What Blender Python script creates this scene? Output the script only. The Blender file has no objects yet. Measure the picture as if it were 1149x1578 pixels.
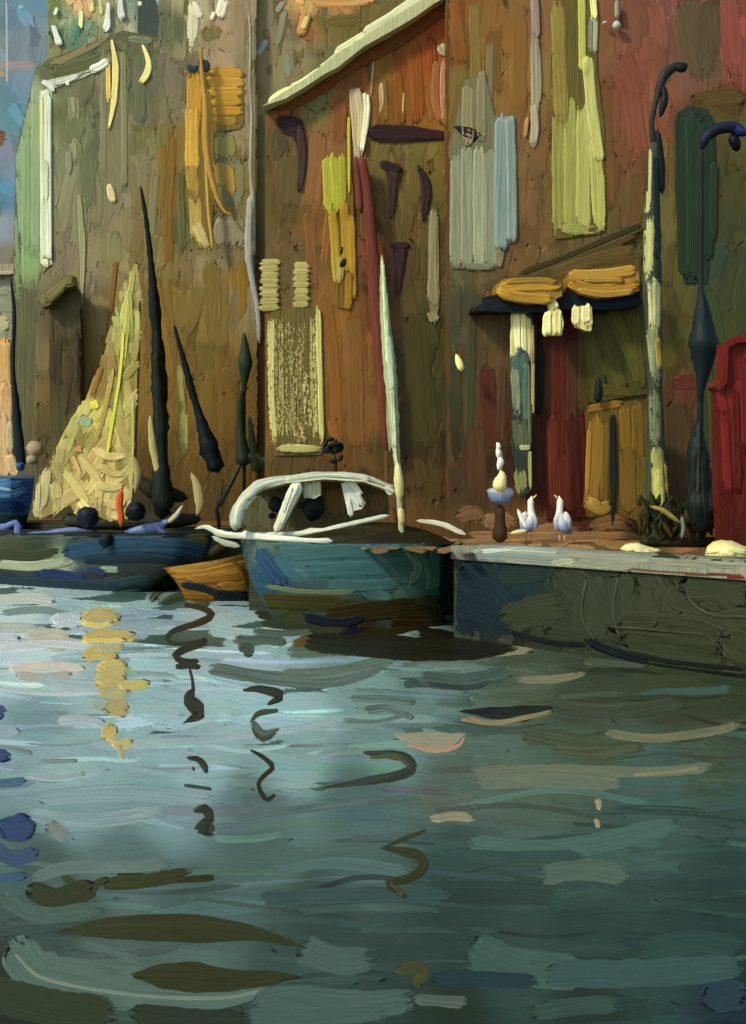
import bpy, math, random
import numpy as np
from mathutils import Vector
from mathutils.bvhtree import BVHTree
from mathutils.geometry import tessellate_polygon

random.seed(7); rng = np.random.default_rng(7)
sc = bpy.context.scene
COL = sc.collection

# ---------------------------------------------------------------- camera, sky, sun, exposure
F, CX, HY, EYE = 2160.0, 574.5, 740.0, 2.0      # focal length in photo pixels, centre column, horizon row, eye height above the water
cam = bpy.data.cameras.new('camera'); camo = bpy.data.objects.new('camera', cam); COL.objects.link(camo)
cam.sensor_fit = 'HORIZONTAL'; cam.sensor_width = 36.0; cam.lens = F / 1149 * 36.0
cam.shift_y = (HY - 789.0) / 1149.0
cam.clip_start = 0.1; cam.clip_end = 1000
camo.location = (0, 0, EYE); camo.rotation_euler = (math.pi / 2, 0, 0)
sc.camera = camo

SUN = Vector((-0.62, -0.50, 0.62)).normalized()  # towards the sun: from the left, in front, above
w = bpy.data.worlds.new('World'); sc.world = w; w.use_nodes = True
nt = w.node_tree; nt.nodes.clear()
sky = nt.nodes.new('ShaderNodeTexSky'); sky.sky_type = 'NISHITA'; sky.sun_disc = False
sky.sun_elevation = math.asin(SUN.z); sky.sun_rotation = math.atan2(SUN.x, SUN.y)
bg = nt.nodes.new('ShaderNodeBackground'); bg.inputs[1].default_value = 0.14
wo = nt.nodes.new('ShaderNodeOutputWorld')
nt.links.new(sky.outputs[0], bg.inputs[0]); nt.links.new(bg.outputs[0], wo.inputs[0])
sl = bpy.data.lights.new('sun', 'SUN'); sl.energy = 2.4; sl.angle = math.radians(7); sl.color = (1.0, 0.93, 0.74)
so = bpy.data.objects.new('sun', sl); COL.objects.link(so); so.location = (-30, -25, 40)
so.rotation_euler = (-SUN).to_track_quat('-Z', 'Y').to_euler()
sc.view_settings.view_transform = 'Standard'; sc.view_settings.look = 'None'
sc.view_settings.gamma = 1.0; sc.view_settings.exposure = 0.30
sc.cycles.transparent_max_bounces = 48
ALB = 1.66                                        # pigment = seen colour x this

# ---------------------------------------------------------------- colour and materials
def lin(h):
    C = lin0(h)
    if isinstance(h, str): C = C / (1 + 0.32 * C)
    return C * 0.94 + 0.06 * (C @ np.array([.21, .72, .07])) if isinstance(h, str) else C
def lin0(h):
    if not isinstance(h, str): return np.asarray(h, float)
    c = np.array([int(h[i:i + 2], 16) / 255 for i in (0, 2, 4)])
    return np.where(c <= 0.04045, c / 12.92, ((c + 0.055) / 1.055) ** 2.4) ** 1.20 * ALB * np.array([0.98, 1.04, 0.84])

def paint_material(name, rough, spec=0.12, glow=False):
    m = bpy.data.materials.new(name); m.use_nodes = True
    t = m.node_tree; N = t.nodes; L = t.links; N.clear()
    def nd(k, **kw):
        n = N.new(k)
        for a, b in kw.items(): setattr(n, a, b)
        return n
    def math_(op, a, b=None, c=None, clamp=False):
        n = nd('ShaderNodeMath', operation=op); n.use_clamp = clamp
        for i, x in enumerate((a, b, c)):
            if x is None: continue
            if isinstance(x, (int, float)): n.inputs[i].default_value = x
            else: L.new(x, n.inputs[i])
        return n.outputs[0]
    def att(nm): return nd('ShaderNodeAttribute', attribute_name=nm)
    st = att('st').outputs['Vector']; par = nd('ShaderNodeSeparateXYZ'); L.new(att('par').outputs['Vector'], par.inputs[0])
    def noise(scale, detail=2.0, rgh=0.5):
        mp = nd('ShaderNodeMapping'); L.new(st, mp.inputs[0]); mp.inputs['Scale'].default_value = scale
        n = nd('ShaderNodeTexNoise'); n.inputs['Scale'].default_value = 1.0
        n.inputs['Detail'].default_value = detail; n.inputs['Roughness'].default_value = rgh
        L.new(mp.outputs[0], n.inputs['Vector']); return n.outputs['Fac']
    streak = noise((0.012, 0.30, 9.1), 3.0, 0.6)      # bristle tracks along the stroke
    fine = noise((0.05, 0.75, 3.7), 2.0, 0.6)
    grain = noise((0.33, 0.33, 5.0), 2.0, 0.6)        # canvas tooth
    blot = noise((0.02, 0.03, 2.0), 2.0)
    f = math_('MULTIPLY_ADD', streak, 3.2, -1.1, clamp=True)
    mix = nd('ShaderNodeMix', data_type='RGBA'); L.new(f, mix.inputs[0])
    L.new(att('c1').outputs['Color'], mix.inputs[6]); L.new(att('c2').outputs['Color'], mix.inputs[7])
    v = math_('MULTIPLY_ADD', fine, 0.26, 0.70); v = math_('MULTIPLY_ADD', grain, 0.16, v); v = math_('MULTIPLY_ADD', blot, 0.22, v)
    hsv = nd('ShaderNodeHueSaturation'); L.new(mix.outputs[2], hsv.inputs['Color']); L.new(v, hsv.inputs['Value'])
    h = math_('MULTIPLY_ADD', streak, 1.3, math_('MULTIPLY', fine, 0.8)); h = math_('MULTIPLY_ADD', grain, 0.35, h)
    bp = nd('ShaderNodeBump'); bp.inputs['Strength'].default_value = 0.62
    L.new(h, bp.inputs['Height']); L.new(math_('MULTIPLY', par.outputs[1], 1.6), bp.inputs['Distance'])
    # dry brush: where the paint skips the tooth of the canvas it is simply not there
    g2 = math_('ADD', math_('MULTIPLY', streak, 0.35), math_('MULTIPLY', noise((0.16, 0.30, 4.0), 3.0, 0.85), 0.65))
    a = math_('GREATER_THAN', g2, math_('MULTIPLY_ADD', par.outputs[0], 0.30, 0.22))
    a = math_('MAXIMUM', a, math_('LESS_THAN', par.outputs[0], 0.01))
    tr = nd('ShaderNodeBsdfTransparent'); mx = nd('ShaderNodeMixShader'); L.new(a, mx.inputs[0]); L.new(tr.outputs[0], mx.inputs[1])
    if glow:
        e = nd('ShaderNodeEmission'); L.new(hsv.outputs[0], e.inputs[0]); e.inputs[1].default_value = 1.05 / ALB
        L.new(e.outputs[0], mx.inputs[2])
    else:
        b = nd('ShaderNodeBsdfPrincipled'); L.new(hsv.outputs[0], b.inputs['Base Color'])
        b.inputs['Roughness'].default_value = rough; b.inputs['Specular IOR Level'].default_value = spec
        L.new(bp.outputs[0], b.inputs['Normal']); L.new(b.outputs[0], mx.inputs[2])
    o = nd('ShaderNodeOutputMaterial'); L.new(mx.outputs[0], o.inputs[0])
    return m
OIL = paint_material('oil_paint', 0.46)
WET = paint_material('water_paint', 0.32, 0.10)
SKYM = paint_material('sky_paint', 0.5, glow=True)

# ---------------------------------------------------------------- geometry helpers
class Part:
    """collects vertices, faces and paint attributes; make() links them as ONE mesh object"""
    def __init__(s): s.V = []; s.Fc = []; s.c1 = []; s.c2 = []; s.st = []; s.par = []; s.n = 0
    def add(s, V, faces, c1, c2, st, dry, bd):
        n = len(V); s.V.append(np.asarray(V, float))
        s.Fc.append(np.asarray(faces, int) + s.n)
        for L, c in ((s.c1, c1), (s.c2, c2)):
            c = np.asarray(c, float)
            if c.ndim == 1: c = np.tile(c, (n, 1))
            L.append(c)
        s.st.append(np.asarray(st, float))
        p = np.zeros((n, 3)); p[:, 0] = dry; p[:, 1] = bd; s.par.append(p); s.n += n
    def make(s, name, parent=None, mat=None, smooth=True):
        V = np.concatenate(s.V); base = np.zeros(3)
        if parent is not None:
            r = parent
            while r is not None: base += np.array(r.location); r = r.parent
        V = V - base
        me = bpy.data.meshes.new(name)
        fl = [f for arr in s.Fc for f in arr.tolist()]
        me.from_pydata(V.tolist(), [], fl)
        for nm, arr in (('c1', s.c1), ('c2', s.c2)):
            a = me.attributes.new(nm, 'FLOAT_COLOR', 'POINT'); d = np.ones((s.n, 4)); d[:, :3] = np.clip(np.concatenate(arr), 0, 1)
            a.data.foreach_set('color', d.ravel().astype(np.float32))
        for nm, arr in (('st', s.st), ('par', s.par)):
            a = me.attributes.new(nm, 'FLOAT_VECTOR', 'POINT'); a.data.foreach_set('vector', np.concatenate(arr).ravel().astype(np.float32))
        me.materials.append(mat or OIL)
        if smooth: me.polygons.foreach_set('use_smooth', np.ones(len(me.polygons), bool))
        me.update()
        o = bpy.data.objects.new(name, me); COL.objects.link(o)
        if parent is not None: o.parent = parent
        LAST[name] = o
        return o

def tag(o, label, cat, group=None):
    o['label'] = label; o['category'] = cat
    if group: o['group'] = group
    return o
def thing(name, loc, label, cat, group=None):
    o = bpy.data.objects.new(name, None); COL.objects.link(o); o.location = loc; o.empty_display_size = 0.2
    return tag(o, label, cat, group)
def P3(x, y, Y): return np.array([(x - CX) * Y / F, Y, EYE - (y - HY) * Y / F])
def ground(x, z=1.1):    # depth of a standing height is chosen by hand; this gives the base under a column
    return z

LAST = {}
def last(name): return LAST[name]
def pieces(name, surf, rows, parent):
    for ln in rows.strip().splitlines():
        p = Part(); B(p, surf, ln); p.make(name, parent)
class Surf:
    """a surface that takes paint: a plane, or any mesh; remembers how thick the paint already lies"""
    CELL = 4; OFF = 900
    def __init__(s, p=None, n=None, part=None, flat=False):
        s.flat = flat; s.gain = 1.0
        s.H = np.zeros(((1578 + 2 * s.OFF) // s.CELL, (1149 + 2 * s.OFF) // s.CELL))
        s.bvh = None
        if part is not None:
            V = np.concatenate(part.V); fl = [f for a in part.Fc for f in a.tolist()]
            s.bvh = BVHTree.FromPolygons([Vector(v) for v in V], fl)
        else: s.p = np.asarray(p, float); s.nrm = np.asarray(n, float) / np.linalg.norm(n)
    def hit(s, x, y):
        d = np.stack([(x - CX) / F, np.ones_like(x), -(y - HY) / F], -1); o = np.array([0, 0, EYE])
        if s.bvh is None:
            den = d @ s.nrm; t = ((s.p - o) @ s.nrm) / np.where(np.abs(den) < 1e-9, 1e-9, den)
            ok = (t > 0.5) & (t < 400)
            return o + d * t[..., None], np.broadcast_to(s.nrm, d.shape), ok
        sh = d.shape; d2 = d.reshape(-1, 3); P = np.zeros_like(d2); N = np.zeros_like(d2); ok = np.zeros(len(d2), bool)
        ov = Vector(o)
        for i, v in enumerate(d2):
            vv = Vector(v); h = s.bvh.ray_cast(ov, vv)
            if h[0] is not None:
                nn = h[1]
                if nn.dot(vv) > 0: nn = -nn
                P[i] = h[0]; N[i] = nn; ok[i] = True
        return P.reshape(sh), N.reshape(sh), ok.reshape(sh[:-1])
    def span(txt): q = pts_of(txt); return np.hypot(*(q.max(0) - q.min(0)))
    def cell(s, x, y):
        ix = np.clip(((x + s.OFF) / s.CELL).astype(int), 1, s.H.shape[1] - 2); iy = np.clip(((y + s.OFF) / s.CELL).astype(int), 1, s.H.shape[0] - 2)
        return iy, ix

def smooth_noise(n, step, lo=0., hi=1.):
    k = max(2, int(n / step) + 2); return np.interp(np.linspace(0, k - 1, n), np.arange(k), rng.uniform(lo, hi, k))
def pts_of(s): return np.array([[float(q) for q in p.split(',')] for p in s.split()]) if isinstance(s, str) else np.asarray(s, float)
def catmull(P, n):
    if len(P) == 2: Q = P[0] + (P[1] - P[0]) * np.linspace(0, 1, 24)[:, None]
    else:
        E = np.vstack([2 * P[0] - P[1], P, 2 * P[-1] - P[-2]]); out = []
        for i in range(1, len(E) - 2):
            t = np.linspace(0, 1, 14, endpoint=False)[:, None]; a, b, c, d = E[i - 1], E[i], E[i + 1], E[i + 2]
            out.append(0.5 * (2 * b + (c - a) * t + (2 * a - 5 * b + 4 * c - d) * t * t + (3 * b - a - 3 * c + d) * t ** 3))
        Q = np.vstack(out + [P[-1:]])
    sg = np.r_[0, np.cumsum(np.linalg.norm(np.diff(Q[:, :2], axis=0), axis=1))]
    return Q, sg
def inside(poly, x, y):
    poly = pts_of(poly); r = np.zeros(x.shape, bool); j = len(poly) - 1
    for i in range(len(poly)):
        xi, yi = poly[i]; xj, yj = poly[j]
        c = ((yi > y) != (yj > y)) & (x < (xj - xi) * (y - yi) / (yj - yi + 1e-12) + xi); r ^= c; j = i
    return r

def used_(q): return np.unique(q)
def brush(part, surf, pts, wd, c, c2=None, h=1.0, dry=0.0, tip=0.7, jag=None, clip=None, colf=None, dense=1.0, feather=0.35, rel=1.0):
    h = h * 0.40 + 0.04
    """one stroke of thick paint: bristle tracks, a lip along each edge, ragged ends, laid over what is already there"""
    P = pts_of(pts); Q, sg = catmull(P, 0); Ltot = sg[-1]
    wds = np.atleast_1d(np.asarray(wd, float)); W = wds.mean()
    n = int(np.clip(Ltot / (6 / dense), 7, 70)); m = int(np.clip(W / (3.0 / dense), 5, 22))
    if jag is None: jag = min(W * 0.22, 7, Ltot * 0.12)
    T = np.r_[0, np.linspace(1.2, Ltot - 1.2, n), Ltot]; n += 2
    v = np.r_[-1, np.linspace(-0.90, 0.90, m), 1]; m += 2
    e0 = rng.uniform(-jag, jag, m); e1 = rng.uniform(-jag, jag, m)
    TT = np.interp(np.linspace(0, 1, n), np.linspace(0, 1, n), T)[:, None] * (1 + (e1 - e0)[None, :] / max(Ltot, 1)) + e0[None, :]
    qx = np.interp(TT, sg, Q[:, 0]); qy = np.interp(TT, sg, Q[:, 1])
    tx = np.gradient(Q[:, 0], sg + np.arange(len(sg)) * 1e-6); ty = np.gradient(Q[:, 1], sg + np.arange(len(sg)) * 1e-6)
    ll = np.hypot(tx, ty) + 1e-9; tx /= ll; ty /= ll
    ttx = np.interp(TT, sg, tx); tty = np.interp(TT, sg, ty)
    over = np.where(TT < 0, TT, np.where(TT > Ltot, TT - Ltot, 0)); qx += over * ttx; qy += over * tty
    wloc = np.interp(T, np.linspace(0, Ltot, len(wds)), wds) * (1 + smooth_noise(n, 4, -.07, .07))
    tl = max(tip * W * 0.5, 0.5)
    ef = np.minimum(1, np.sqrt(np.clip(1 - np.clip(1 - np.minimum(T, Ltot - T) / tl, 0, 1) ** 2, 0.02, 1))) if tip > 0 else np.ones(n)
    hw = (wloc * ef * 0.5)[:, None] * np.ones(m)[None, :]
    off = v[None, :] * hw
    off[:, :2] += smooth_noise(n, 2, -.04, .06)[:, None] * W * 0.5; off[:, -2:] += smooth_noise(n, 2, -.06, .04)[:, None] * W * 0.5
    X = qx - tty * off; Y = qy + ttx * off
    br = smooth_noise(m, 1.2)[None, :] * 0.6 + np.stack([smooth_noise(n, 8) for _ in range(m)], 1) * 0.5
    av = np.abs(v)[None, :]
    tt = (T / max(Ltot, 1e-6))[:, None]
    prof = h * (0.35 + 0.38 * br + 0.5 * np.exp(-((av - 0.84) / 0.12) ** 2) * (0.6 + 0.4 * smooth_noise(n, 5)[:, None]) + 0.5 * np.exp(-((tt - 0.96) / 0.05) ** 2))
    iy, ix = surf.cell(X, Y); base = surf.H[iy, ix]
    hh = base + prof + 0.06
    hh[:, 0] = base[:, 0] - 0.25; hh[:, -1] = base[:, -1] - 0.25; hh[0, :] = base[0, :] - 0.25; hh[-1, :] = base[-1, :] - 0.25
    for dy in (-1, 0, 1):
        for dx in (-1, 0, 1): np.maximum.at(surf.H, (iy + dy, ix + dx), hh * (0.92 if dx or dy else 1))
    pos, nr, ok = surf.hit(X, Y)
    if clip is not None: ok &= clip(X, Y)
    px = pos[..., 1] / F
    if surf.flat: k = px * 0.28; bd = np.clip(pos[..., 1] ** 2 / (F * EYE) * 0.30, 0.0008, 0.05)
    else: k = px; bd = px * rel
    V = pos + nr * (hh * k)[..., None]
    idx = np.arange(n * m).reshape(n, m)
    q = np.stack([idx[:-1, :-1], idx[:-1, 1:], idx[1:, 1:], idx[1:, :-1]], -1).reshape(-1, 4)
    okf = ok.ravel()[q].all(1); q = q[okf]
    if not len(q): return
    if colf is not None: C1, C2 = colf(X.ravel(), Y.ravel())
    else:
        C1 = lin(c); C2 = lin(c2) if c2 is not None else C1 * rng.uniform(0.8, 1.18)
        jit = (1 + rng.normal(0, 0.015, 3)); C1 = C1 * jit; C2 = C2 * jit
    C1 = C1 * surf.gain; C2 = C2 * surf.gain
    if feather > 0:                                  # bristles lift off towards the edges and the tail: broken paint there
        ev = np.clip((np.abs(v) - 0.62) / 0.38, 0, 1)[None, :] ** 1.5; fl = min(0.35 * Ltot, 34.0)
        et = np.maximum(np.clip(1 - T / (fl * 0.6), 0, 1), np.clip(1 - (Ltot - T) / fl, 0, 1) ** 0.8)[:, None]
        dry = dry + feather * (0.9 * ev + 1.5 * et + 0.02)
        dry = np.broadcast_to(dry, (n, m)).ravel()[used_(q)]
    st = np.stack([np.broadcast_to(T[:, None], (n, m)) + rng.uniform(0, 999), off + rng.uniform(0, 999), np.full((n, m), rng.uniform(0, 50))], -1).reshape(-1, 3)
    used = np.unique(q); mp = -np.ones(n * m, int); mp[used] = np.arange(len(used))
    g = lambda A: A[used] if np.ndim(A) == 2 else A
    part.add(V.reshape(-1, 3)[used], mp[q], g(C1), g(C2), st[used], dry, bd.ravel()[used])

class Field:
    """painted colour of a surface: hand-mixed pigments at places, blended in between"""
    def __init__(s, txt):
        r = [t.split(':') for t in txt.split()]
        s.p = np.array([[float(q) for q in a.split(',')] for a, _ in r]); s.c = np.array([lin(b) for _, b in r])
    def __call__(s, x, y):
        d = ((x[:, None] - s.p[:, 0]) ** 2 + ((y[:, None] - s.p[:, 1])) ** 2) + 30.
        wt = d ** -2.0; wt /= wt.sum(1, keepdims=True); return wt @ s.c
def fill(part, surf, rect, field, n, ln, wd,  ang=90, spread=4, h=0.6, clip=None, jit=0.045, dry=0.0, keep=None):
    x0, y0, x1, y1 = rect
    k = max(1, int(round(math.sqrt(n * (x1 - x0) / (y1 - y0))))); r = max(1, int(round(n / k)))
    spots = [(x0 + (i + random.random()) * (x1 - x0) / k, y0 + (j + random.random()) * (y1 - y0) / r) for i in range(k) for j in range(r)]
    random.shuffle(spots)
    for cx, cy in spots:
        if keep is not None and not keep(np.array([cx]), np.array([cy]))[0]: continue
        L = random.uniform(*ln); W = random.uniform(*wd) * (1.0 if surf.flat else 1.35); a = math.radians(ang + random.gauss(0, spread * (1.0 if surf.flat else 1.8))); b = random.gauss(0, 0.05) * L
        dx, dy = math.cos(a) * L / 2, math.sin(a) * L / 2
        pts = np.array([[cx - dx, cy - dy], [cx - dy / L * b * 2, cy + dx / L * b * 2], [cx + dx, cy + dy]])
        pts[:, 0] = np.clip(pts[:, 0], x0 - 12, x1 + 12); pts[:, 1] = np.clip(pts[:, 1], y0 - 4, y1 + 4)
        if np.linalg.norm(pts[2] - pts[0]) < 12: continue
        jj = (1 + rng.normal(0, jit)) * (1 + rng.normal(0, jit * 0.5, 3)); j2 = jj * (1 + rng.normal(0, jit * 2.2)) 
        sc_ = random.random() < 0.14                     # scumbles: a lighter or darker tone dragged thinly over
        if sc_: k_ = random.choice((.74, .8, 1.22, 1.3)); jj = jj * k_; j2 = j2 * k_
        def colf(X, Y, jj=jj, j2=j2):
            C = field(X, Y); return C * jj, C * j2
        brush(part, surf, pts, W, None, h=h * random.uniform(.2, .5), colf=colf, clip=clip, dry=0.62 if sc_ else dry if random.random() < 0.4 else 0, feather=0.95, rel=0.32)

def box(part, x0, x1, y0, y1, z0, z1, c, c2=None):
    V = [(x, y, z) for z in (z0, z1) for y in (y0, y1) for x in (x0, x1)]
    fs = [(0, 1, 3, 2), (4, 6, 7, 5), (0, 4, 5, 1), (2, 3, 7, 6), (0, 2, 6, 4), (1, 5, 7, 3)]
    Vn = []; Fn = []; S = []
    for f in fs:
        b = len(Vn); Vn += [V[i] for i in f]; Fn.append((b, b + 1, b + 2, b + 3))
        for i in f: p = V[i]; S.append((p[2] * F / y0, (p[0] + p[1]) * F / y0, 1.0))
    c1 = lin(c); part.add(Vn, Fn, c1, lin(c2) if c2 else c1 * 0.8, S, 0, y0 / F)
def slab(part, poly, Y, depth, c, c2=None, back_scale=1.0):
    """a solid whose front outline is given at depth Y and which runs `depth` metres back"""
    P = pts_of(poly); n = len(P)
    if depth <= 0.25:                                # thin panels end a little inside the paint that covers them
        m = P.mean(0); sz = np.ptp(P, axis=0) + 1; P = m + (P - m) * np.clip(1 - 7 / sz, .6, 1)
    A = np.array([P3(x, y, Y) for x, y in P]); B = A + np.array([0, depth, 0])
    tri = tessellate_polygon([[Vector(a) for a in A]])
    V = np.vstack([A, B]); S = np.stack([V[:, 2] * F / Y, (V[:, 0] + V[:, 1]) * F / Y, np.ones(len(V))], -1)
    c1 = lin(c); c2 = lin(c2) if c2 else c1 * 0.8
    part.add(V, [t for t in tri] + [tuple(i + n for i in t) for t in tri], c1, c2, S, 0, Y / F)
    V2 = []; F2 = []; S2 = []
    for i in range(n):
        j = (i + 1) % n; b = len(V2); V2 += [A[i], A[j], B[j], B[i]]; F2.append((b, b + 1, b + 2, b + 3))
        for q in (A[i], A[j], B[j], B[i]): S2.append((q[2] * F / Y, (q[0] + q[1]) * F / Y, 2.0))
    part.add(V2, F2, c1, c2, S2, 0, Y / F)
def tube(part, pts, Y, r, c, c2=None, df=1.0, k=12, rough=0.06, seg=7, colf=None, cap=0.8):
    """a round tapering body along a path (photo columns and rows at depth Y); df is its depth over its breadth"""
    P = pts_of(pts); Ys = np.atleast_1d(np.asarray(Y, float)); Ys = np.interp(np.linspace(0, 1, len(P)), np.linspace(0, 1, len(Ys)), Ys)
    Q, sg = catmull(np.c_[P, Ys], 0); L = sg[-1]; n = int(np.clip(L / seg, 8, 60)); T = np.linspace(0, L, n)
    q = np.stack([np.interp(T, sg, Q[:, i]) for i in range(3)], -1)
    rs = np.atleast_1d(np.asarray(r, float)); rr = np.interp(np.linspace(0, 1, n), np.linspace(0, 1, len(rs)), rs) * (1 + smooth_noise(n, 3, -rough, rough))
    if cap > 0: rr = rr * np.sqrt(np.clip(1 - np.clip(1 - np.minimum(T, L - T) / (np.maximum(rr, .5) * cap + 1e-6), 0, 1) ** 2, 0.01, 1))
    ctr = np.stack([(q[:, 0] - CX) * q[:, 2] / F, q[:, 2], EYE - (q[:, 1] - HY) * q[:, 2] / F], -1)
    tan = np.gradient(ctr, axis=0); tan /= np.linalg.norm(tan, axis=1, keepdims=True) + 1e-12
    vd = np.array([0, 1., 0]); n1 = np.cross(tan, vd); n1 /= np.linalg.norm(n1, axis=1, keepdims=True) + 1e-9; n2 = np.cross(n1, tan)
    a = np.linspace(0, 2 * math.pi, k, endpoint=False)
    wob = 1 + rng.normal(0, rough * 0.5, (n, k))
    R = (rr * q[:, 2] / F)[:, None] * wob
    V = ctr[:, None] + R[..., None] * (np.cos(a)[None, :, None] * n1[:, None] + df * np.sin(a)[None, :, None] * n2[:, None])
    idx = np.arange(n * k).reshape(n, k); nx = np.roll(idx, -1, 1)
    f = np.stack([idx[:-1], nx[:-1], nx[1:], idx[1:]], -1).reshape(-1, 4)
    st = np.stack([np.broadcast_to(T[:, None], (n, k)) + rng.uniform(0, 999), np.broadcast_to((np.abs(a - math.pi) * rr.mean())[None], (n, k)) + rng.uniform(0, 999), np.full((n, k), rng.uniform(0, 50))], -1).reshape(-1, 3)
    c1 = lin(c); C2 = lin(c2) if c2 is not None else c1 * 0.75
    if colf is not None:
        t = np.repeat(np.linspace(0, 1, n), k); c1 = colf(t); C2 = c1 * 0.8
    part.add(V.reshape(-1, 3), f, c1, C2, st, 0, q[:, 2].mean() / F)
    for ring in (idx[0], idx[-1]):                 # closed ends
        V0 = V.reshape(-1, 3)[ring]; Vc = np.vstack([V0, V0.mean(0)]); m = len(ring)
        cc = c1[ring[0]] if np.ndim(c1) == 2 else c1
        part.add(Vc, [(i, (i + 1) % m, m) for i in range(m)], cc, cc * .8, np.c_[np.full(m + 1, 3.), np.arange(m + 1.), np.zeros(m + 1)], 0, q[:, 2].mean() / F)
def grad(*stops):
    ts = np.array([s[0] for s in stops]); cs = np.array([lin(s[1]) for s in stops])
    return lambda t: np.stack([np.interp(t, ts, cs[:, i]) for i in range(3)], -1)
def loft(part, secs, c, c2=None, px=0.009, closed=False):
    """skin a row of cross-sections (each k points)"""
    A = np.asarray(secs, float); n, k = A.shape[:2]; idx = np.arange(n * k).reshape(n, k)
    f = np.stack([idx[:-1, :-1], idx[:-1, 1:], idx[1:, 1:], idx[1:, :-1]], -1).reshape(-1, 4)
    V = A.reshape(-1, 3); s = np.linalg.norm(V - V[0], axis=1) / px
    st = np.stack([s, V[:, 2] / px, np.full(len(V), rng.uniform(0, 50))], -1)
    c1 = lin(c); part.add(V, f, c1, lin(c2) if c2 else c1 * .75, st, 0, px)
def B(part, surf, rows, **kw):

    """many strokes: 'points | width(s) | colour | second colour | height | dry'"""
    for ln in rows.strip().splitlines():
        a = [x.strip() for x in ln.split('|')]
        if not a[0]: continue
        wd = [float(q) for q in a[1].split(',')]
        c2 = a[3] if len(a) > 3 and a[3] else None
        h = float(a[4]) if len(a) > 4 and a[4] else 1.2
        dry = float(a[5]) if len(a) > 5 and a[5] else 0.0
        k = dict(kw)
        if surf.flat: k.setdefault('feather', 0.22 if max(wd) < 13 and h > 1.5 else 0.8 if Surf.span(a[0]) > 110 and h < 1.95 else 0.4)
        elif h <= 1.4: k.setdefault('feather', 0.95); k.setdefault('rel', 0.6); h *= 0.35
        elif h < 2.9: k.setdefault('feather', 0.6); h *= 0.7
        if len(a) > 6 and a[6]: k['tip'] = float(a[6])
        brush(part, surf, a[0], wd, a[2], c2, h=h, dry=dry, **k)
def front(Y): return Surf((0, Y, 0), (0, -1, 0))

#==SCENE==
# ================================================================ the setting
# ---- sky: a far curved backdrop of blue paint
p = Part(); secs = []
for i in range(25):
    a = math.radians(-60 + 5 * i); secs.append([(220 * math.sin(a), 220 * math.cos(a), z) for z in (-6, 25, 60, 110, 170)])
loft(p, secs, '7d91a4', '8a98a6', px=0.11)
skf = Field('0,20:6d8799 40,15:6f8fa8 55,60:8593a2 10,80:8791a0 50,120:7f90a4 20,150:6f8da6 30,180:6b97ac 5,240:8891a6 25,270:7f93ac 5,300:5f88a6 0,350:8f99a4 10,400:8a8078 230,10:84a8b8 250,40:7aa0b0 215,50:6e8e92 160,20:8a9a90')
S = Surf((0, 200, 0), (0, -1, 0))
fill(p, S, (-30, -20, 75, 430), skf, 60, (40, 110), (16, 34), h=0.8, spread=9)
fill(p, S, (180, -20, 280, 110), skf, 24, (30, 70), (12, 24), h=0.8, spread=9)
B(p, S, """
-10,104 20,102 62,100|13|b29a92|9a9298|1.2
-8,112 10,116|10|c0a088
-12,212 12,214|24|74534a|8a6a58|1.2
10,0 11,130|3|a9c0cc|c9c0b0|1.5
30,8 34,14|8|8fb6d0
15,160 40,200|16|74a2ba
-5,280 30,300|24|5a86a6|6f9cba
""")
o = p.make('sky', mat=SKYM); o['kind'] = 'structure'

# ---- water: one sheet; ripples, reflections and boat shadows painted on as strokes
p = Part()
xs = np.linspace(-60, 60, 25); ys = np.r_[-30, 0, np.linspace(3, 60, 30), 90, 150, 300]
loft(p, [[(x, y, 0) for x in xs] for y in ys], '4a6360', '3c5250', px=0.02)
WS = Surf((0, 0, 0), (0, 0, 1), flat=True); WS.gain = np.array([.99, .95, 1.05])
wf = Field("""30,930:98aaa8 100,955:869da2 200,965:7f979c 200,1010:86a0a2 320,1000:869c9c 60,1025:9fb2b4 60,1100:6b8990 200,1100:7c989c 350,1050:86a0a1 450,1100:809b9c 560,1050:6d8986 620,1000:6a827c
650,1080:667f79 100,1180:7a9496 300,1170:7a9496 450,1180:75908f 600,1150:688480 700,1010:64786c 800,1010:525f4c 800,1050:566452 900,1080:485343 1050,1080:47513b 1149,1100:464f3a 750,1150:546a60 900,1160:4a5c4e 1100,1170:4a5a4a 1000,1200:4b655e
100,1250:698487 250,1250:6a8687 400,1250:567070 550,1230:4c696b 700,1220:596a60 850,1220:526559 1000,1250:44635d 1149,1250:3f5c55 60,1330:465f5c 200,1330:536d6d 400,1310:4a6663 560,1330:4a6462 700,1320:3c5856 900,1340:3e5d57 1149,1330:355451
100,1420:3a524c 300,1400:47615e 500,1400:365250 700,1420:35504c 900,1430:34514c 1149,1430:304d49 20,1530:2d3726 150,1490:4f655d 300,1500:50675f 450,1510:3b544f 600,1500:37504b 800,1520:385450 1000,1500:32504c 1149,1520:294148 80,1570:2c3828 300,1565:2c3c32 500,1560:3c5550 700,1570:30443a 900,1560:2e4540 1149,1570:253a48""")  # reflected sky and bank tones are mixed into this base colour
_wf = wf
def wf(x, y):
    C = _wf(x, y); L = C @ np.array([.21, .72, .07]); return C * ((L / .17) ** .40)[:, None] * 1.0
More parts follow.
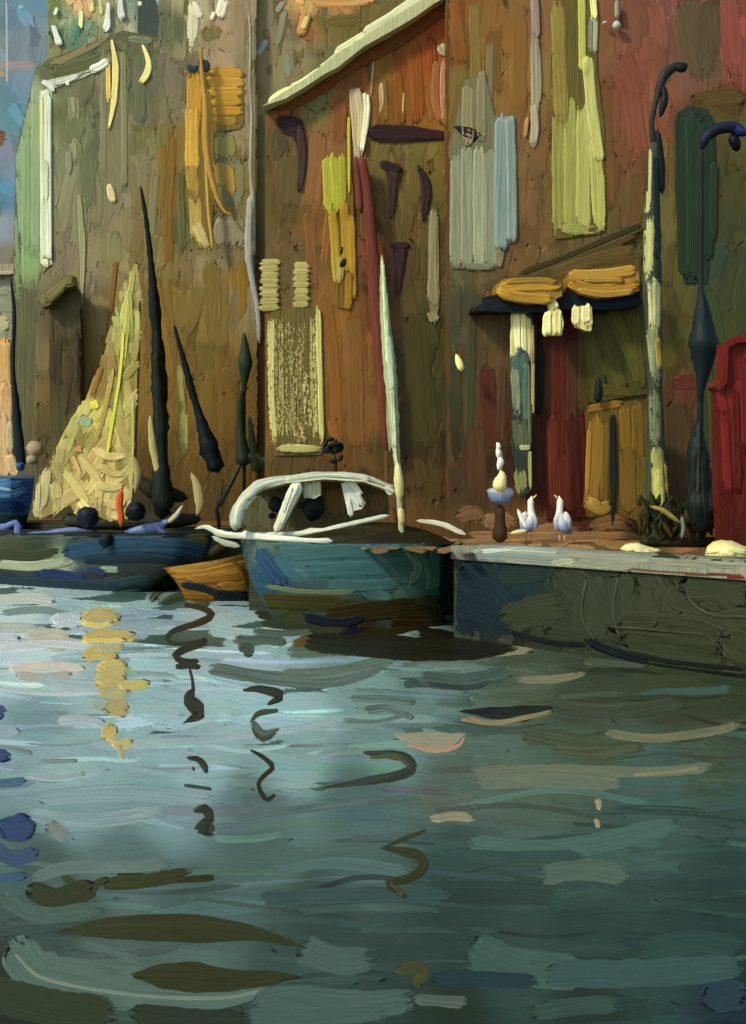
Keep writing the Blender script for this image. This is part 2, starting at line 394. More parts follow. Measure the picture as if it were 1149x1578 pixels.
for X0, X1, k in ((-560, -40, .45), (-60, 1210, 1.0), (1190, 1750, .45)):      # the painted water runs on well past the frame
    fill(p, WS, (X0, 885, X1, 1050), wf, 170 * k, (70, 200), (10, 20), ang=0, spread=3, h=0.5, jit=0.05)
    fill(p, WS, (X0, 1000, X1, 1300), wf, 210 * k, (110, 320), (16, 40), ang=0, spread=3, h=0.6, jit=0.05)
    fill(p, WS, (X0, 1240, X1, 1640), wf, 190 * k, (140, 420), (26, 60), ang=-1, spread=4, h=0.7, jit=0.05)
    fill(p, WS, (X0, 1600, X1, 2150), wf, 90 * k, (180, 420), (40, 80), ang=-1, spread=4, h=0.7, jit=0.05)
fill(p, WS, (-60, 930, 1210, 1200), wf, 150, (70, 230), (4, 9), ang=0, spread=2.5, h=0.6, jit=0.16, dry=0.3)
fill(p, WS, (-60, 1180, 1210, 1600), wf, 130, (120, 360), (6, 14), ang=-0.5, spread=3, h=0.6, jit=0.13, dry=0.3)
B(p, WS, """
-20,925 40,922 85,926|16|c9cbbd|b9bfb4|1.6
0,945 60,940 120,950|12|78908c
80,958 105,955 130,958|22|c3cfd4|b0c0c8|1.5
130,962 230,958 330,966|10|7d98a2|94aab0|1.2
-10,966 60,968|16|bfc0ae|a0aeac|1.2|.5
40,982 90,978 96,992 70,996|20|c4bda4|a9aca0|1.4|.3
-10,1000 80,992 160,1000|12|b5c2c4|d0d4d0|1.4
-20,985 30,985|14|cfd6d6|b0c0c0|1.6
15,1031 70,1026 130,1032|14|cdbfae|c8c0b4|2.2
25,1040 60,1044 110,1040|14|b4a791|98a5a0|1.2
60,1050 140,1056 210,1050|16|a9b8b8|8fa8ac|1.4
0,1062 90,1070 190,1064|6|bcc6c4|9ab0b2|1.6
-20,1095 8,1100|26|24406f|30507c|1.3
-10,1125 30,1128|20|93a9ac|7d999c|1.2
90,1110 130,1108 160,1114|14|a9b9ba|8aa2a4|1.4
-30,1160 14,1166|22|2a4a78|1f3a60|1.3
0,1150 50,1160|7|5c6a66|81979a|1.2
130,1148 300,1142 420,1128 540,1112|14|9db1b2|86a0a1|1.4|.25
60,1174 120,1172|7|5c6c6c|7c9698|1.2
-20,1208 20,1206 40,1202|14|2c4f74|4a6a80|1.2
0,1270 20,1278 50,1268|44|1e3a66|27466a|1.6
-20,1300 20,1322 60,1312|24|27456a|3a566a|1.4
-20,1355 20,1352 40,1350|16|2f5070|3a5a68|1.2
60,1230 200,1222 330,1232|26|86a0a3|74908f|1.0
40,1255 140,1265 260,1248|22|8aa4a6|6f8a8c|1.0
70,1270 110,1296|26|7c7a70|6a8080|0.8|.55
""")
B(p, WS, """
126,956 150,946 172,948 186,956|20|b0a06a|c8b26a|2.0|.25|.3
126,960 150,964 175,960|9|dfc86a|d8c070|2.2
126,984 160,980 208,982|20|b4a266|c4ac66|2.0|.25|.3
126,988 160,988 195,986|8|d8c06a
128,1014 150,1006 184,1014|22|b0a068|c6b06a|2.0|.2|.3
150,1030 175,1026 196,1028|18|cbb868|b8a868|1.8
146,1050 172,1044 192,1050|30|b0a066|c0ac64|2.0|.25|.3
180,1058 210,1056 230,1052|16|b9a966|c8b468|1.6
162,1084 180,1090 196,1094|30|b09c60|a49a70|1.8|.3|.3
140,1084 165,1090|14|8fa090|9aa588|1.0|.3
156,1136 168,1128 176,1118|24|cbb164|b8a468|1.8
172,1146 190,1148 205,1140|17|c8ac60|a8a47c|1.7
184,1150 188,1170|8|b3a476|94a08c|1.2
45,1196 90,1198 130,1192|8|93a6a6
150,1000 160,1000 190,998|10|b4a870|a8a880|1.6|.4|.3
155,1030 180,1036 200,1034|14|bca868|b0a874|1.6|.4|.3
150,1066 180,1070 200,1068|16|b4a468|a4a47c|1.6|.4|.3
""")  # yellow dabs: the sail's reflection, painted on the water
B(p, WS, """
230,912 270,905 315,918|36|7d8c80|66786c|1.4
232,925 250,908 300,895|12|3d4a34|5c6a58|1.8
250,930 285,918 320,930|14|33402f|50604c|1.6
290,1168 306,1172 318,1190|8|2f3b38|4e5e5a|1.6
284,1210 326,1216|6|384440
300,1250 316,1246 322,1262|14|2c3834|51605a|1.8
302,1282 316,1276 328,1284|22|2c352c|47403a|1.8
360,985 385,988 410,985 440,990|16|45524c|5a6a60|1.8
370,1005 378,1000 390,1008|22|3a4842|4a5852
""")
B(p, WS, """
395,940 480,950 600,945 690,955|30|38381c|2c2a16|1.6
500,962 560,970 630,955 690,940|36|33290f|2a2212|1.8
485,965 520,972 560,962|22|161a26|1c2030|1.8
570,985 640,998 720,990 775,978|26|3a2c10|2c2414|1.6
660,975 720,985 780,970|18|2a2412|14171a
440,1005 520,1000 600,990|22|53614f|62706a|1.2
320,1030 420,1045 520,1048 600,1020|22|4b5a54|637670|1.4
430,1040 520,1035 620,1010|18|56665c|6c7e76|1.2
450,995 480,985 510,992|14|5a4a22|6a5a30|1.2|.4
540,1075 600,1078 640,1082|12|4d5d58|6b827c|1.6
560,1095 600,1092 636,1108|12|4a5854|6f857f|1.6
530,1110 580,1112 630,1100|8|536460|708884
500,1216 545,1205 600,1204|9|4f5f5a|677e78|1.4
360,1262 440,1250 560,1236 650,1232|13|48595a|5a7070|1.3
610,1496 650,1490 640,1520|20|4a4a2c|3d4634|1.6
""")  # dark strokes below the launch: its shadow and reflection, painted on
B(p, WS, """
735,1008 780,1004 820,1000|14|9a8a70|74826e|1.4
795,1048 860,1046 910,1036|12|8e8266|6c745c|1.3
640,1046 720,1050 790,1034|26|43534c|55675c|1.2
650,1052 720,1060 770,1044|9|2c3a40|3f4e4e|1.3|.3
710,1108 760,1114 820,1104 850,1096|7|92805e|7a765c|1.6
850,1088 950,1096 1060,1080|22|3c4438|4a5444|1.2
800,1130 900,1145 1000,1148|28|3f4a38|4c5a48|1.5
850,1155 920,1160 990,1148|18|3d4735|56604e|1.5
930,1128 1000,1138 1080,1130 1149,1115|14|7d7a5c|5e6650|1.6
720,1190 850,1186 1000,1190 1110,1180|18|717660|5c6c5e|1.3|.3
730,1205 850,1202 960,1210|24|5e6d60|6d7462|1.2
975,1194 1030,1190 1080,1182|7|94896a|6c745e|1.5
920,1230 924,1248|10|a99878|8a8668|1.6
918,1262 922,1276|8|9a8f72
665,1262 700,1258 730,1262|14|968b72|80806a|1.5
720,1300 850,1310 960,1290 1050,1268|32|4f6b62|445f59|1.2
830,1350 900,1340 975,1352|34|56685c|4a6056|1.2
680,1315 780,1320 900,1318|18|38534f|2f4a48
1020,1010 1080,1022 1149,1032|14|4a5038|3f4632|1.4
900,1020 1000,1024|12|566050|485242
""")
B(p, WS, """
180,1344 260,1356 330,1352|11|2c3320|27301f|1.8
150,1362 220,1358 300,1344|22|2a331e|343c24|1.8
96,1352 130,1368 165,1354|14|2a3220|3a4630|1.8
45,1370 90,1384 145,1366|34|2f3822|28311f|1.8
50,1356 100,1338 180,1336 270,1332|20|607670|546a66|1.2
340,1425 420,1440 470,1460|9|2e4546|3c5450|1.4
20,1452 60,1500 160,1518 300,1530 420,1518|64,80,70,56,30|566a62|4c6058|2.0
24,1470 70,1508 200,1532 330,1538 410,1526|6|76806f|6a7a6e|2.0
460,1460 520,1480 580,1478|46|4a625c|415853|1.3
720,1462 800,1490 900,1500|60|3b5450|445e58|1.4
840,1500 960,1500 1149,1490|46|3c5856|34504e|1.5
660,1510 720,1508 830,1512|26|1e3a42|263f42|1.6
980,1470 1060,1450 1149,1460|34|2c4644|304c48|1.3
390,1552 450,1540 560,1548 640,1540|44|4b645e|3f5750|1.8
380,1565 480,1568 600,1560|26|486058|405850|1.4
815,1560 900,1550 960,1548|30|3a544e|30483f|1.6
640,1540 720,1545|18|5a665a|48584e|1.2
-20,1530 60,1548 180,1570|60|2c3624|323d2c|1.4
200,1560 300,1570 380,1572|34|2c3a30|26342a|1.3
1080,1540 1149,1530|50|273c4c|2a4248|1.2
0,1380 60,1410 160,1400|26|40584f|4a625c|1.2
420,1340 520,1330 640,1345|20|54706c|466260|1.2
400,1385 520,1380 700,1378|26|2f4a49|3a5654|1.2
""")
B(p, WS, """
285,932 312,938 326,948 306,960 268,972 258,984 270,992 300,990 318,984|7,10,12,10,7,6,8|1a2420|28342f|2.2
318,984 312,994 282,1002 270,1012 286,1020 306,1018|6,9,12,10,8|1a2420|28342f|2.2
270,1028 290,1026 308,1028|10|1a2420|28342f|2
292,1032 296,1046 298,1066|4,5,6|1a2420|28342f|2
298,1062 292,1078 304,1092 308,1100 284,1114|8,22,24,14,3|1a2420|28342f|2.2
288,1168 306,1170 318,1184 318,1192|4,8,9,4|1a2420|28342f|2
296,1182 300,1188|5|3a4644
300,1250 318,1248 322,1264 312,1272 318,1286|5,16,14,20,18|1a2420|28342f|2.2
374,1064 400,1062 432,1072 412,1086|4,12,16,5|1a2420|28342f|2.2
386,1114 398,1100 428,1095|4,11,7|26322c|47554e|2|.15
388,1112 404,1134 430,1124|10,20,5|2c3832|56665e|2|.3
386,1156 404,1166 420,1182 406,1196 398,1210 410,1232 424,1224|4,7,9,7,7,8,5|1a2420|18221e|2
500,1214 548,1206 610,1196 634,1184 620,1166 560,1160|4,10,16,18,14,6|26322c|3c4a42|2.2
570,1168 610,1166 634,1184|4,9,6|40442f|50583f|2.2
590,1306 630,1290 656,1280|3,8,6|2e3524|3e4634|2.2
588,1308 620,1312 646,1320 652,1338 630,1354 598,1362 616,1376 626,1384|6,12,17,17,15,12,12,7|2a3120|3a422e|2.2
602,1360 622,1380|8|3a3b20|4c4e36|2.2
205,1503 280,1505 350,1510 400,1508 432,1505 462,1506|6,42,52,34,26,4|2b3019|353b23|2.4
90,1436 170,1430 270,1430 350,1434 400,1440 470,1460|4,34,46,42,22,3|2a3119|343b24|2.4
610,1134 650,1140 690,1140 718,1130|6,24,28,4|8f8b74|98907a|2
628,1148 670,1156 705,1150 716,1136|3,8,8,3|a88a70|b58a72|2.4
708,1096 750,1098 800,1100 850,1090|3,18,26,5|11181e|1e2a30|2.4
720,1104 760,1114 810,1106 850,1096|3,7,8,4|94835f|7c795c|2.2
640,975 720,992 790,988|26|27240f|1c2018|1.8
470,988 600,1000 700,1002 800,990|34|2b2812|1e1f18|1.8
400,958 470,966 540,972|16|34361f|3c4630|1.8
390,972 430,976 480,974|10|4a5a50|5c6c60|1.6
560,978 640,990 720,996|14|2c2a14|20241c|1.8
""".replace('2,|', '2'))  # dark squiggles are painted mast reflections; the last rows, boat shadow
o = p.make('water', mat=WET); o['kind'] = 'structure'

# ---- quay: pavement on top, quay wall with a kerb
QA, QB = np.array([1.03, 17.85]), np.array([5.51, 11.65])            # near corner by the boat, and on past the right edge
EDGE = [(-70, 60), (-12, 33.5), (-1.9, 25.8), (-1.9, 21.5), (1.5, 20.75), tuple(QA), tuple(QB), (30, -10)]
p = Part()
poly = EDGE + [(60, -10), (60, 260), (-70, 260)]
tri = tessellate_polygon([[Vector((x, y, 1.10)) for x, y in poly]])
V = np.array([(x, y, 1.10) for x, y in poly]); p.add(V, tri, lin('7a5c3a'), lin('5e4630'), np.c_[V[:, :2] * 110, np.zeros(len(V))], 0, 0.009)
PS = Surf((0, 0, 1.10), (0, 0, 1), flat=True)
pf = Field('660,800:7a5c3a 720,825:a07c58 780,815:94704a 800,832:a47c54 880,800:7b583c 900,825:a67f56 960,815:966f48 1010,830:705834 1060,830:a06e4c 1110,832:7c3a2c 1149,840:7a3028 720,850:7c6450 1000,870:5c4434')
fill(p, PS, (560, 800, 1200, 846), pf, 110, (26, 70), (8, 16), ang=0, spread=14, h=0.7, dry=0.2)
o = p.make('pavement'); o['kind'] = 'structure'

quay = thing('quay_wall', (QA[0], QA[1], 0), 'dark olive quay wall of rough blocks with a pale kerb along its top', 'quay wall')
p = Part(); e = EDGE
for (a, b) in zip(e[:-1], e[1:]):
    d = np.array(b) - np.array(a); V = [(a[0], a[1], -1.5), (b[0], b[1], -1.5), (b[0], b[1], 1.09), (a[0], a[1], 1.09)]
    L = np.linalg.norm(d) * 110
    p.add(V, [(0, 1, 2, 3)], lin('3c4132'), lin('2c3230'), [(0, 0, 1), (L, 0, 1), (L, 280, 1), (0, 280, 1)], 0, 0.008)
qd = QB - QA; qn = np.array([qd[1], -qd[0], 0]); qn = qn / np.linalg.norm(qn)
if qn[1] > 0: qn = -qn
QS = Surf((QA[0], QA[1], 0), qn)
qf = Field('720,880:1e323e 720,940:202e38 740,880:203440 760,930:263a44 800,900:243c46 850,890:2c3c3c 830,960:3a4032 860,920:394033 900,950:3c4234 960,940:3e4435 1000,900:3c4030 1050,950:3d4232 1100,900:3c4030 1149,960:3d422e 1000,1000:3b4030 1149,1020:383c2a 800,985:2e3630 1149,890:4a3c2c')  # navy left end is shade painted into the wall colour
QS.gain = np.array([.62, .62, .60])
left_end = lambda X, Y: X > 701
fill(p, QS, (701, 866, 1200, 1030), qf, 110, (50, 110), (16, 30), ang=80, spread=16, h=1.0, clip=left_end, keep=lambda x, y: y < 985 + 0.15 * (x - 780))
B(p, QS, """
702,880 760,905 800,950|60|1c2e3a|263a46|1.2
704,930 760,950 800,975|44|1c2c3a|26363f|1.2
760,890 850,885|26|26353a|30403c|1.2
770,960 830,940 880,935|48|3a4034|434838|1.4
855,880 900,915 905,965 925,985|50|394033|42483a|2.6
905,890 925,930 915,985|38|3c4336|464c3e|2.8
960,885 950,920 955,970|50|3b4235|454b3c|3.0
985,890 1005,910 1000,958|40|3d4335|474c3c|3.0
1020,895 1035,925 1080,945|46|3e4434|484d3c|2.6
1050,905 1110,905 1149,935|50|3e4434|464a38|2.6
1040,955 1100,960 1160,950|34|3f4534|484c3a|3.0
955,965 1050,968 1110,985|44|3c4233|464b3a|3.2
960,985 1040,1000 1110,1010|38|3a4031|444938|3.0
1115,985 1149,1000 1190,1000|54|3d4232|474b38|3.0
840,975 900,985 960,1000|26|353c2e|3f4434|2.0
""", clip=left_end)
B(p, QS, """
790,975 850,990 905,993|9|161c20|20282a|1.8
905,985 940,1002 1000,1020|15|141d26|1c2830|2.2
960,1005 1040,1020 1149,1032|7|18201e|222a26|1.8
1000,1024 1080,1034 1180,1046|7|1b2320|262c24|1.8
905,895 898,950 920,985|4|5a5f50|2a2e24|3.4
953,892 946,945 958,985|4|62675a|2a2e24|3.6
1000,893 1018,915 1010,965|4|5c6252|2a2e24|3.4
945,966 1030,972 1090,978 1108,1000|4|5c6150|2a2e24|3.4
1062,892 1064,925 1100,948 1149,950|4|5a5e4e|2a2e24|3.2
""", clip=left_end)
IS = front(20.74); IS.gain = 1.5
B(p, IS, "690,850 740,852|26|22343e|2a3c44|1.6\n690,876 740,880|26|22323c|2c3c40|1.6\n690,902 740,905|26|24343c|2a3838|1.6\n690,930 740,930|28|282c28|2c3028|1.6", clip=lambda X, Y: X < 740)  # dark blue strokes paint the shade between boat and quay
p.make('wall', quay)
p = Part()                                                       # kerb stones, lifted off the pavement
inn = -qn[:2]
ka, kb = QA, QA + qd * 1.3
pl = [(ka[0], ka[1]), (kb[0], kb[1]), (kb[0] + inn[0] * .75, kb[1] + inn[1] * .75), (ka[0] + inn[0] * .75, ka[1] + inn[1] * .75)]
out = -inn * 0.05
pl = [(x + out[0], y + out[1]) for x, y in pl[:2]] + pl[2:]
V = [(x, y, z) for z in (1.0, 1.17) for x, y in pl]
p.add(V, [(4, 5, 6, 7), (0, 1, 5, 4), (1, 2, 6, 5), (3, 0, 4, 7), (2, 3, 7, 6)], lin('85857a'), lin('6c6f68'), [(v[0] * 110, v[1] * 110, 2) for v in V], 0, 0.008)
KS = Surf(part=p); KS.flat = True
B(p, KS, """
722,846 800,848 900,852|16|8d8f88|7a8080|1.4
730,856 820,862 900,866|18|84877f|70787a|1.4
860,852 960,858 1060,862|18|8c8d80|787c74|1.4
880,866 920,872 1000,872|16|75796e|8c8a7a|1.4
1000,862 1080,868 1149,872|16|8a887a|70726a|1.4
1040,856 1100,862 1160,866|14|94917f|7c7c70|1.4
740,850 800,846 860,850|7|b4b8b8|9aa0a0|1.6
850,872 865,868 885,866|14|a09c84|80847a|1.8
960,880 1030,886 1100,888|12|6c4a34|5a4030|1.2
1080,890 1149,893|16|5c2c22|6c3a2a|1.2
""")
p.make('kerb', quay)

# ================================================================ buildings, from far to near
def gable_lines(*pts): return ' '.join('%g,%g' % q for q in pts)

# ---- far grey house at the left edge
t = thing('far_house', P3(20, 780, 46), 'far low grey house with a pale eaves line behind the bright blue boat', 'house')
p = Part(); slab(p, '-160,422 79,416 79,800 -160,800', 46, 8, '85857a', '77776c')
S = front(46)
f = Field('20,440:8b8b82 60,460:8f9086 20,500:8a887a 60,520:8e8d82 20,560:7a6a56 60,560:77705f 35,620:87603f 55,640:7f5a40 20,680:8a6a4a 65,660:70684f 60,730:5c5240 10,740:6a6a60')
fill(p, S, (-40, 422, 80, 560), f, 50, (30, 80), (9, 18), ang=-6, spread=5, h=0.8)
fill(p, S, (-40, 545, 80, 800), f, 60, (40, 90), (10, 20), ang=90, spread=4, h=0.8)
B(p, S, """
-5,500 16,498|26|a69e80|b0a488|1.2
30,470 78,478|10|9c9d94|86877e|1.2
22,540 76,545|9|a3a090|8c8c80|1.2
30,600 40,660|22|8a5638|7a4e38|1.2
60,580 64,680|8|9a7440|84643c|1.2
72,570 74,690|9|626a5a|50584c
""")
p.make('wall', t)
p = Part(); slab(p, '-165,428 30,421 80,412 80,405 -165,412', 45.7, 9, 'a29a88', '8a7f74'); S = front(45.7)
B(p, S, "-20,421 30,420|6|b2ac94|98907c|1.4\n30,418 78,412|7|8f8f84|a3a094|1.2"); p.make('roof', t)

# ---- bell tower behind the tall house
t = thing('bell_tower', P3(140, 770, 48), 'pale green and peach bell tower top rising behind the tall olive house', 'tower')
p = Part(); slab(p, '74,130 74,-60 212,-60 212,130', 48, 5, '6f7c62', '8a8a70'); S = front(48)
f = Field('80,15:6c7242 90,50:5f6f52 100,30:8a9478 120,40:6d8672 110,70:5e7a6c 140,50:75907c 130,10:d2a077 160,15:a5996f 180,20:8f9478 150,65:8a8264 190,35:a49c84 210,20:7c9088 100,85:8c7c58')
fill(p, S, (74, -20, 212, 100), f, 46, (24, 60), (10, 18), h=0.9, clip=lambda X, Y: (X > 73) & (X < 212))
B(p, S, """
118,-5 125,20|14|d9ab80|e0b68c|2
138,-6 143,20|9|dcae84|e5c9a0|2
105,-6 116,8|16|d6a67a
154,0 157,24|7|c9c88a|b0b878|2
126,18 124,46|7|e4d68a|efe4a8|2.5,|0|.4
142,5 141,22|5|eee0a0
118,40 116,62|16|628070|54786a|1.2
""".replace('2.5,', '2.5'))
p.make('wall', t)
# white highlights painted as strokes along its top
S = front(47.9)
pieces('top_accent', S, """
88,12 84,24|6|e9e9e0|d8dcd4|3
82,40 88,58 92,70|7,9,14|e8e9e4|cfd4d0|3.5
167,5 165,40 161,48|5,8,15|e9ebe8|cfd4d2|3.5
186,-5 186,18 190,30|6,9,13|e4e6e4|c8cccb|3.5
215,2 216,10|7|eee4b0|f4edc4|3.5
74,52 80,50|7|4a4440|5a5048|2
""", t)

# ---- tall olive house with a green side and a lit corner
TY = 33.6
t = thing('tall_house', P3(140, 770, TY), 'tall olive grey house with a slanted roofline, green side and white corner', 'house')
tp = '56,104 74,92 190,47 252,60 262,100 262,860 22,860 21,410 24,240 42,160'
p = Part(); slab(p, tp, TY, 9, '6c664e', '5c5844'); S = front(TY); S.gain = np.array([1.14, 1.12, 1.2]); clip = lambda X, Y: inside(tp, X, Y)
f = Field("""85,120:5f6046 130,100:5a5c42 180,75:5c5e45 100,180:66664c 110,250:75725c 105,300:78735e 130,220:686a50 150,150:5e5f46 145,230:60624a 150,330:777058 165,120:77765c 185,200:7d7a60 190,300:7b775e 215,150:5c6048 215,220:66674f 240,120:64664f 245,180:6b6350 240,220:5c5a40 225,260:777058
100,350:756e58 130,420:7b745a 110,450:6d6450 95,400:766a56 170,400:7e7654 200,350:7c7456 160,480:7a6c48 200,470:7d7048 140,550:7a6a44 215,520:7a6436 240,350:7d6f48 250,480:7c6440 90,480:5c523e 120,600:695a3a 200,600:7c6636 240,650:6f5828 100,700:5d5036 180,720:6a5830 240,750:4c4028 70,760:5a523c 150,790:4c4630
58,150:85926f 45,230:7f9370 45,300:7b906f 40,390:7b8d62 30,350:7c9474""")
fill(p, S, (20, 46, 262, 450), f, 190, (50, 130), (12, 24), h=0.7, clip=clip)
fill(p, S, (60, 420, 262, 840), f, 130, (60, 150), (14, 26), h=0.7, clip=clip)
B(p, S, """
78,100 120,80 175,52|16|87785a|7a7250|1.4
80,120 140,100 190,76|24|5a5b40|55573c|1.2
42,200 40,400|16|82956f|778b66|1.2
55,150 55,400|14|8a9a76|7d9270|1.2
130,230 140,330|26|5f6349|6a6a52|1.0
215,80 216,200|20|5c604a|64664e|1.0
195,60 240,65|12|66694f|6f7a6c
232,85 236,130|14|7f8a8a|6f7060|1.0|.5
200,195 240,200 262,180|12|6c6444|5c5638|1.2
""", clip=clip)
p.make('wall', t)
p = Part(); slab(p, '61,140 80,140 80,408 70,412 62,405', TY - 0.035, .3, 'd3d5c2', 'b8bca4'); S = front(TY - 0.035)  # the corner's lit edge, painted as a white strip
B(p, S, """
71,140 69,230 70,400|15|dde0cc|c4c8b0|3
64,150 64,260|5|e4e0b0|d8d8b4|2.5
76,150 75,200 77,400|7|e6e8de|cfd2c4|3
70,240 70,330|12|b4b69e|d8dac8|2|.4
70,400 72,412|9|efe8b4|f0ecc8|3
"""); p.make('lit_corner_strip', t)
p = Part(); slab(p, '66,126 80,122 125,112 140,108 166,92 168,100 128,120 84,136 80,142', TY - 0.035, .4, 'c8cabc', 'a0a290'); S = front(TY - 0.035)
B(p, S, """
66,126 78,134 82,142|9|e8e8e2|cdd0c8|3.5
84,130 105,124 122,116|7|d0d2c8|b0b2a4|3
100,128 108,129|8|eceae0
140,108 155,102 166,94|13|e9e9e6|cfd2cc|3.5
120,116 142,108|5|a9ab98
"""); p.make('cornice', t)
p = Part(); S = front(TY - .02)
B(p, S, """
176,70 176,310|46|7d7b62|737158|1.4
190,80 192,290|10|8c886c|7a775e|1.6
160,90 160,280|10|84806a|737058
""")
p.make('shutter', t)
S = front(TY - 0.035)
pieces('hanging_lamp', S, """
172,62 178,100 176,150 168,200|4,11,10,3|e3cd7c|f0e0a0|3.5
166,90 168,160|8|c8a858|d8bc70|2
220,70 229,95 226,115 217,128|4,9,12,10|ead98c|f2e8ac|4
168,285 170,295 175,312|7,13,9|d6c08c|e0cfa4|3.5
""", t)
for (x0, y0, x1, y1) in ((104, 142, 124, 195), (106, 210, 126, 258), (112, 295, 135, 400)):
    p = Part(); S = front(TY - .02); xm = (x0 + x1) / 2
    B(p, S, f"{xm},{y0+2} {xm},{y1-2}|{x1-x0}|86846b|77755c|1.4\n{xm-2},{y0+6} {xm+1},{y0+40}|7|9a977c|86846a|1.6|.3"); p.make('window', t)
S = front(TY - 0.035)
pieces('drainpipe', S, """
122,300 127,380 126,480|8,10,3|a39c78|8c8664|2
105,230 107,270|10|8a8a78
178,400 170,480 160,560|8|8a6230|7c5c34|1.6
150,560 140,600|10|86602e
205,330 206,410|14|7f7960|756f54|1.2
""", t)

# ---- brown house with the orange shutter
BY = 31
t = thing('brown_house', P3(330, 770, BY), 'tall brown house with a big orange shutter and a thin lilac drainpipe', 'house')
p = Part(); bp_ = '250,-60 392,-60 396,860 200,860 204,205 250,190'
slab(p, bp_, BY, 9, '77683f', '665634'); S = front(BY); clip = lambda X, Y: inside('243,-60 396,-60 398,860 196,860 198,205 243,186', X, Y)
f = Field("""270,40:5f604c 270,120:6e6656 265,170:756a55 300,20:a89a80 330,60:8c7a5e 345,50:987e68 365,40:8f7c66 370,100:85755c 330,100:9a8068 355,130:96806a 392,100:7f7560 240,220:6c6544 225,260:7b7156 270,210:7a6330 265,300:80622a 280,350:5f5c38 240,330:7b6c48
240,430:7c6a40 275,450:79622c 300,420:7c6c4c 340,400:7a6c50 330,470:75602e 370,430:7c6020 385,450:847a68 300,550:6e5a2c 250,560:80622c 275,620:7a6028 220,600:7c6230 330,620:6c5527 380,600:664f28 300,700:695326 250,720:594823 370,720:5c4726 340,770:57452a 230,790:40392a""")
fill(p, S, (240, -20, 398, 420), f, 120, (50, 120), (12, 22), h=0.7, clip=clip)
fill(p, S, (198, 380, 398, 830), f, 130, (70, 160), (14, 26), h=0.7, clip=clip)
fill(p, S, (198, 195, 260, 420), f, 30, (50, 120), (12, 20), h=0.7, clip=clip)
B(p, S, """
300,-5 296,60 292,90|22,18,10|d6cdb4|b8aa94|2.5|.4
295,5 310,30|16|e6dfc6|cbbfa4|2.5|.35
345,0 338,28|16|ece2d2|d8c8b4|3
330,20 325,32|7|e8dcc0|d0c0a0|3
322,40 330,64|34|7a6a40|6d5f3c|1.2
330,75 345,120 330,140|46|967d68|a08870|1.2
368,0 370,120|20|8e7964|86745e|1.0
265,205 258,330 262,420|18|80622a|745820|1.4
250,215 246,340|14|83682f|76602e|1.2
240,260 232,380|14|7e7455|756c50
278,260 282,400|12|5c5a38|66623c|1.2
372,400 374,500|16|7e6018|8a6a24|1.4
325,400 330,520|30|71602f|7a6838
235,420 262,600|24|7e5f2a|86662c
190,380 196,420|10|7e7a58
""", clip=clip)
p.make('wall', t)
p = Part(); slab(p, '286,112 318,104 348,106 376,112 379,190 372,198 330,204 326,388 300,388 284,330', BY - 0.035, .16, '806830', '6e5a30'); S = front(BY - 0.035)
B(p, S, """
322,112 376,113|16|bb8a30|a97c2c|2.0
318,125 378,128|16|b88830|c4943a|2.2
322,142 377,142|16|b48730|bf9040|2.2
324,157 376,156|15|b98c30|a47a2a|2.2
326,171 374,172|15|b5862c|a87c30|2.0
328,184 366,188|13|a67e30|927234|1.6
300,112 298,200|24|b98b34|a87e30|2.2
296,165 296,270|22|bb8f38|cba24a|2.2
294,250 300,310|20|a98436|8d7840|1.8|.4
300,300 304,380|22|c09a4c|a08a50|1.8|.45
300,340 320,388|18|c8b070|a8986a|1.6|.4
340,240 344,300|28|a0833c|857a52|1.2|.5
352,250 358,310|14|b38434|9c7c40|1.4
"""); p.make('shutter', t)
p = Part(); S = front(BY - .02)
B(p, S, """
345,205 346,250|36|7f7846|867d58|1.0
350,240 352,330|50|83795a|7b7252|1.0
355,330 352,385|52|8d846c|857c64|1.2
345,345 380,350|12|93896e|857c62
326,210 330,330|9|6e6a50|7a745a
"""); p.make('blind', t)
p = Part(); tube(p, '309,70 311,110 316,160 318,230 330,290 345,325 360,332', BY - .3, '2,3,5,6,5,4,2'.split(',') and [2, 3.5, 5, 6, 5.5, 4, 1.5], 'b48a42', 'a3752e')
tube(p, '316,240 322,330 328,385', BY - .3, [2, 3, 3], 'b5964e', 'a07c3c'); p.make('rope', last('shutter'))
p = Part(); tube(p, '289,100 297,108 306,102', BY - .25, [3, 7, 4], '2e4448', '243a42', df=.4, rough=.25); tube(p, '306,92 316,102 320,112', BY - .25, [4, 8, 4], '2b4450', '324a4c', df=.4, rough=.25); p.make('shutter_hinge', last('shutter'))
p = Part(); tube(p, '384,20 386,60 385,130 388,180 386,260 390,320 388,400', BY - .12, [2.2, 2, 2.5, 3.5, 2.5, 5, 7], '9d958a', '857c74', rough=.12)
tube(p, '386,300 385,400 396,470 400,530', BY - .12, [5, 8, 5, 3], '9a9aa0', '8a857e', rough=.15); p.make('drainpipe', t)

# ---- tan house behind the gable
RY = 31.2
t = thing('tan_house', P3(520, 770, RY), 'tan olive house rising behind the pale roof of the gabled house', 'house')
p = Part(); slab(p, '386,-60 800,-60 800,860 386,860', RY, 8, '6c6040', '5f5538'); S = front(RY)
f = Field('400,40:7d7160 410,30:78705c 420,100:7c7058 410,130:786c50 450,60:7c725c 440,120:7d7156 470,100:7c7056 465,10:b78c5a 480,50:8c6440 500,40:6a5c34 500,80:6c6240 540,50:685a30 560,20:6c5a30 600,10:6c5c38 530,10:a47044 490,110:6c6640 400,200:786c50 420,300:64542f 400,320:6e6242 405,400:6c5e3c 405,500:70592e 405,600:6a5028 405,700:5c4726 405,790:50402a')
fill(p, S, (388, -20, 700, 180), f, 110, (40, 100), (12, 22), h=0.7)
fill(p, S, (388, 150, 430, 830), f, 60, (60, 140), (12, 20), h=0.7)
